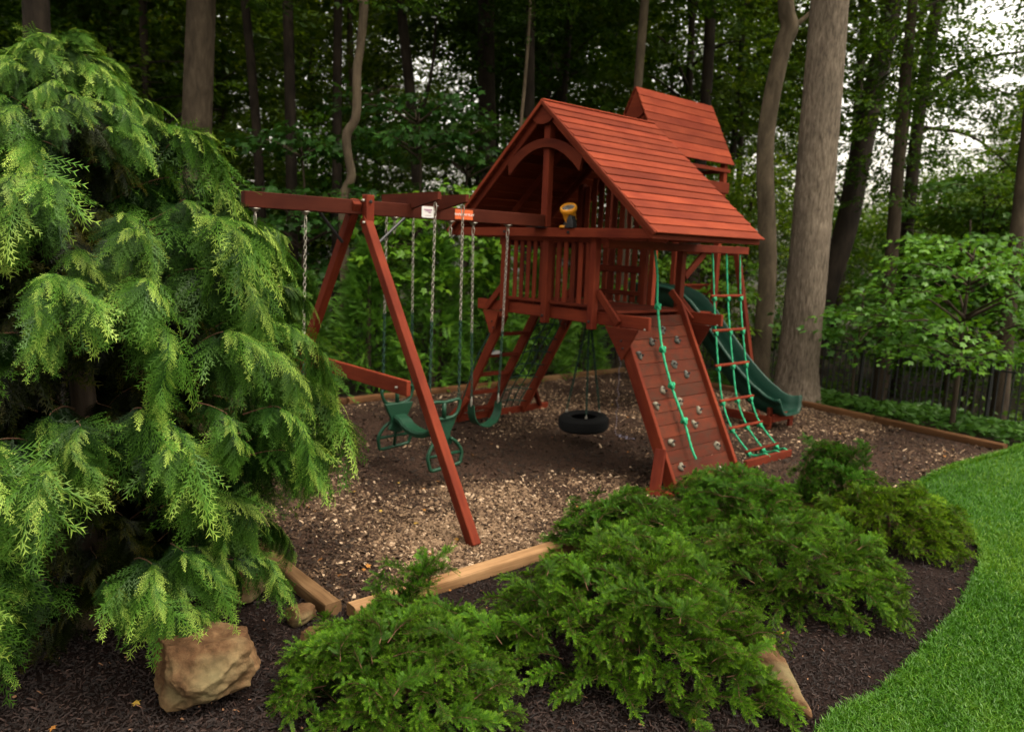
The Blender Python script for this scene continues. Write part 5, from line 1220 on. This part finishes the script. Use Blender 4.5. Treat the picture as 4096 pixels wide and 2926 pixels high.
# ------------------------------------------------------------------ yews
def yew_branch(seed):
    """length 1 along +X, needles on alternating twigs"""
    r = np.random.default_rng(seed); V, F, T = [], [], []
    ax = spline([(0, 0, 0), (0.35, r.normal(0, .04), 0.10), (0.7, r.normal(0, .06), 0.07), (1.0, r.normal(0, .06), -0.08)], 20)
    tg = np.gradient(ax, axis=0); tg /= np.linalg.norm(tg, axis=1, keepdims=True); up = np.array([0, 0, 1.0])
    Pn, Dn, Wn, Ln, Tn = [], [], [], [], []; tubes = [tube_np(ax, np.linspace(0.011, 0.005, 20), 5)]
    def needles(P0, d, L, n, t0):
        d = d/np.linalg.norm(d); side = np.cross(up, d); side /= np.linalg.norm(side)+1e-9; upl = np.cross(d, side)
        for j in range(n):
            f = (j+0.5)/n; p = P0+d*L*f - up*0.10*L*f*f
            for s in (-1, 1):
                a = 0.95-0.35*f; lift = r.normal(0.28, 0.25)
                q = d*math.cos(a)+side*s*math.sin(a)+upl*lift
                Pn.append(p); Dn.append(q); Wn.append(np.cross(q, upl)+r.normal(0, .2, 3)); Ln.append(r.uniform(0.066, 0.092)*(1-0.25*f)); Tn.append(t0+0.30*f+r.normal(0, .06))
        q = d; 
        for _ in range(4): Pn.append(P0+d*L-up*0.10*L); Dn.append(d+r.normal(0, .35, 3)); Wn.append(r.normal(0, 1, 3)); Ln.append(0.06); Tn.append(t0+0.35)
    for i in range(40):
        f = 0.14+0.86*i/40; k = min(19, int(f*19)); s = 1 if i % 2 else -1; t = tg[k]; side = np.array([-t[1], t[0], 0])
        L = r.uniform(0.17, 0.34)*(1.05-0.4*f); d = t*r.uniform(0.3, 1.0)+side*s*r.uniform(0.1, 1.1)+up*r.normal(0.25, 0.6)
        tubes.append(tube_np([ax[k], ax[k]+d/np.linalg.norm(d)*L*0.95-up*0.10*L], [0.005, 0.002], 3))
        needles(ax[k], d, L, int(L/0.0135), 0.18+0.22*f)
    needles(ax[-1], tg[-1], 0.16, 12, 0.42)
    P, D, Wd, L, t = map(np.array, (Pn, Dn, Wn, Ln, Tn)); D = D/np.linalg.norm(D, axis=1, keepdims=True); Wd = Wd/np.linalg.norm(Wd, axis=1, keepdims=True)
    w = 0.0042
    V = np.stack([P-Wd*w*0.6, P+Wd*w*0.6, P+D*L[:, None]*0.62+Wd*w, P+D*L[:, None], P+D*L[:, None]*0.62-Wd*w], 1).reshape(-1, 3); n = len(P)
    o = (np.arange(n)*5)[:, None, None]; F3 = (np.array([[0, 1, 2], [0, 2, 4], [4, 2, 3]])[None]+o).reshape(-1, 3); T = np.clip(np.repeat(t, 5), 0, 1)
    Vt = [V]; Q, T3 = [], [F3]; off = len(V)
    for (v, f4, f3) in tubes: Vt.append(v); Q.append(f4+off); T3.append(f3+off); off += len(v)
    F3a = np.vstack(T3[1:]); Fq = np.vstack(Q)
    me = mesh_np('branch', np.vstack(Vt), [F3, F3a, Fq], MAT['yew'], np.concatenate([T, np.zeros(off-len(V))]))
    me.materials.append(MAT['twig']); mi = np.zeros(len(me.polygons), np.int32); mi[len(F3):] = 1; me.polygons.foreach_set('material_index', mi)
    return me
YB = [yew_branch(500+i) for i in range(6)]
YEWS = [  # centre, rx, ry, height, branches, tint, label
    ((-0.54, 3.93), 0.62, 0.60, 0.43, 150, (1.0, 1.0, 1.0), 'nearest low yew shrub between the tan boulder and the timber edging'),
    ((0.82, 4.50), 0.84, 0.88, 0.62, 215, (1.05, 1.05, 0.9), 'largest bushy yew shrub in the middle of the foreground bed'),
    ((1.02, 5.95), 0.58, 0.52, 0.50, 105, (0.8, 0.9, 0.85), 'yew shrub behind the largest one, at the foot of the wood chips'),
    ((2.25, 5.45), 0.80, 0.66, 0.50, 155, (1.0, 1.0, 0.9), 'spreading yew shrub right of the largest one, reaching toward the lawn'),
    ((2.12, 6.75), 0.66, 0.58, 0.52, 120, (0.85, 1.0, 0.85), 'yew shrub that hides the foot of the climbing wall'),
    ((3.50, 6.62), 0.68, 0.56, 0.46, 115, (1.35, 1.15, 0.75), 'yellow-tipped yew shrub closest to the curve of the lawn'),
    ((3.30, 7.45), 0.44, 0.40, 0.60, 75, (0.62, 0.8, 0.75), 'small dark yew shrub behind the yellow-tipped one'),
]
for (c, rx, ry, h, n, tint, lab) in YEWS:
    t = thing('yew_shrub', lab, 'shrub', (c[0], c[1], 0), 0, 'yew shrubs in the mulch bed')
    n = int(n*1.75)
    for i in range(n):
        f = (i+0.5)/n; a = i*2.39996+rnd.gauss(0, 0.2); sz = 1-(1-0.06)*(1-f) if False else f            # even over a dome
        ch = math.sqrt(max(0, 1-sz*sz)); k = rnd.uniform(0.78, 1.06); lump = 1+0.14*math.sin(3*a+c[0]*5)+0.10*math.sin(5*a+2.0*sz*6+c[1])
        tip = Vector((math.cos(a)*ch*rx*k*lump, math.sin(a)*ch*ry*k*lump, h*sz**0.8*k*(1+0.12*math.sin(4*a+c[0]))+0.03)); L = rnd.uniform(0.17, 0.30)
        az = a+rnd.gauss(0, 0.45+0.9*sz*sz); el = rnd.gauss(0.02+0.30*sz, 0.22)
        X = Vector((math.cos(az)*math.cos(el), math.sin(az)*math.cos(el), math.sin(el))); st = tip-X*L
        if st.z < 0.03: st.z = 0.03; X = (tip-st).normalized()
        Y = Vector((0, 0, 1)).cross(X).normalized(); Z = X.cross(Y)
        M = Matrix((X, Y, Z)).transposed().to_4x4() @ Matrix.Rotation(rnd.gauss(0, 0.4), 4, 'X'); M.translation = st
        b_ = t.add('branch', YB[i % 6], M @ Matrix.Scale(L*1.08, 4)); g = rnd.uniform(0.85, 1.2); b_.o.color = (tint[0]*g, tint[1]*g, tint[2]*g, 1)
    if lab.startswith('nearest'):
        for i in range(16):
            M = Matrix.Translation((-0.12+0.012*i+0.03*math.sin(i*2.4), 0.46+0.03*math.cos(i*2.4), 0.18+0.020*i)) @ Matrix.Rotation(i*1.3, 4, 'Z') @ Matrix.Rotation(-0.75, 4, 'Y') @ Matrix.Scale(0.26, 4)
            b_ = t.add('branch', YB[i % 6], M); b_.o.color = (0.9, 1, 0.95, 1)
    if lab.startswith('small dark') or lab.startswith('largest'):
        for i in range(5):
            M = Matrix.Translation((-0.3+0.14*i, 0.1*math.sin(i), h*0.72)) @ Matrix.Rotation(i*1.9, 4, 'Z') @ Matrix.Rotation(-1.0, 4, 'Y') @ Matrix.Scale(0.33, 4)
            b_ = t.add('branch', YB[i % 6], M); b_.o.color = (tint[0], tint[1], tint[2], 1)
    for i in range(5):
        a = i*1.3; p = Vector((math.cos(a)*rx*0.55, math.sin(a)*ry*0.55, h*0.5))
        bb = Build(); bb.tube(spline([(0, 0, 0), tuple(p*0.5+Vector((0, 0, 0.06))), tuple(p)], 8), np.linspace(0.016, 0.007, 8), 6); t.add('stem', bb.mesh('stem', MAT['twig']))

# ------------------------------------------------------------------ fences
def fence(p0, p1, label, h=1.2, step=2.2):
    p0, p1 = Vector((*p0, 0)), Vector((*p1, 0)); L = (p1-p0).length; n = max(2, round(L/step)); d = (p1-p0)/L
    t = thing('metal_fence', label, 'fence', tuple(p0)); pk = Build()
    Zt = lambda s: float(terrain(*(p0+d*s)[:2]))
    for i in range(n+1):
        s = L*i/n; q = d*s; z = Zt(s)
        t.add('post', box_mesh(h+0.5, 0.055, 0.055, MAT['black_metal'], 0.006), Matrix.Translation((q.x, q.y, z+h/2-0.2)) @ Matrix.Rotation(math.pi/2, 4, 'Y'))
        if i:
            s0 = L*(i-1)/n; q0 = d*s0; z0 = Zt(s0)
            for hh in (h-0.06, h-0.22, 0.12): board(t, 'rail', (q0.x, q0.y, z0+hh), (q.x, q.y, z+hh), 0.026, 0.03, 'black_metal', bev=0.003)
            m = int((s-s0)/0.105)
            for k in range(1, m):
                f = k/m; qq = q0.lerp(q, f); zz = z0+(z-z0)*f; V = []
                for z_ in (zz+0.05, zz+h-0.05):
                    for (a, b_) in ((-.009, -.009), (.009, -.009), (.009, .009), (-.009, .009)): V.append((qq.x+a, qq.y+b_, z_))
                pk.put(V, [[0, 1, 5, 4], [1, 2, 6, 5], [2, 3, 7, 6], [3, 0, 4, 7], [4, 5, 6, 7]])
    o = t.add('pickets', pk.mesh('pickets', MAT['black_metal'], False)); o.o['kind'] = 'stuff'
fence(W(-6.2, 8.0)[:2], W(9.0, 8.0)[:2], 'black metal picket fence behind the thick grey tree and small maple')
fence(W(-6.2, -7.0)[:2], W(-6.2, 7.9)[:2], 'black metal picket fence in the shade behind the swing frame')

# ground plants between the back timber and the fence
def ground_cover():
    r = np.random.default_rng(91); P = []
    n = 9000; v = r.uniform(-2.5, 9, n); u = r.uniform(6.15, 8.4, n); x = OX+u*ST+v*CT; y = OY+u*CT-v*ST
    extra = (v > 3.6); k = np.ones(n, bool)
    n2_ = 3500; v2 = r.uniform(3.75, 9, n2_); u2 = r.uniform(4.6, 6.3, n2_); x = np.concatenate([x, OX+u2*ST+v2*CT]); y = np.concatenate([y, OY+u2*CT-v2*ST])
    Q = np.stack([x, y], -1); Q = Q[~inside(Q, LAWN_POLY)]; n = len(Q)
    z = terrain(Q[:, 0], Q[:, 1])+0.05+0.16*r.random(n)*(0.4+vnoise(Q, 1.3, 8))
    Pp = np.column_stack([Q, z]); a = r.random(n)*6.28
    D = np.stack([np.cos(a), np.sin(a), r.normal(0, .25, n)], -1); N = np.stack([r.normal(0, .4, n), r.normal(0, .4, n), np.ones(n)], -1)
    V, F, T = leaves(Pp, D, N, 0.06+0.08*r.random(n), np.clip(0.0+0.45*vnoise(Q, 0.9, 12)+r.normal(0, .13, n), 0, 1), 'maple')
    tag(obj('ground_cover', mesh_np('ground_cover', V, F, MAT['leaf_maple'], T)), 'low green leafy ground cover between the brown timber and the black fence', kind='stuff')
ground_cover()
def undergrowth():
    r = np.random.default_rng(92); Bs = []
    while len(Bs) < 1500:
        d = 13+24*r.random(); x = r.uniform(-1, 1)*(0.8*d+3); v, u = UV(x, d)
        if u < 8.5 and v > -6.6: continue
        z = float(terrain(x, d)); Bs.append(((x, d, z+0.1+1.5*r.random()**1.5*(0.5+0.5*vnoise(np.array([[x, d]]), 0.5, 3)[0])), r.random()*6.28, r.normal(0.15, 0.3), 0.8+0.5*r.random()))
    V, F, T = place_boughs(Bs, r, 34, 0.9, 0.45, 0.12, lambda o: 0.35, 'rhomb')
    tag(obj('undergrowth', mesh_np('undergrowth', V, F, MAT['leaf_forest'], T)), 'dark leafy undergrowth on the woodland floor behind the black fence', kind='stuff')
undergrowth()

def fallen_leaves():
    r = np.random.default_rng(95); P = np.vstack([sample_view(90, PLAY, 5, 14, 0.6), sample_view(16, BED, 3.2, 8, 1.0)])
    n = len(P); z = np.where(inside(P, LAWN_POLY), 0.062, 0.022)+0.008*r.random(n); a = r.random(n)*6.28
    D = np.stack([np.cos(a), np.sin(a), r.normal(0, .2, n)], -1); N = np.stack([r.normal(0, .3, n), r.normal(0, .3, n), np.ones(n)], -1)
    V, F, T = leaves(np.column_stack([P, z]), D, N, 0.025+0.03*r.random(n), np.clip(r.random(n), 0, 1), 'maple')
    tag(obj('fallen_leaves', mesh_np('fallen_leaves', V, F, MAT['dry_leaf'], T)), 'few small fallen leaves, yellow and rust, scattered on the chips and mulch', kind='stuff')
fallen_leaves()
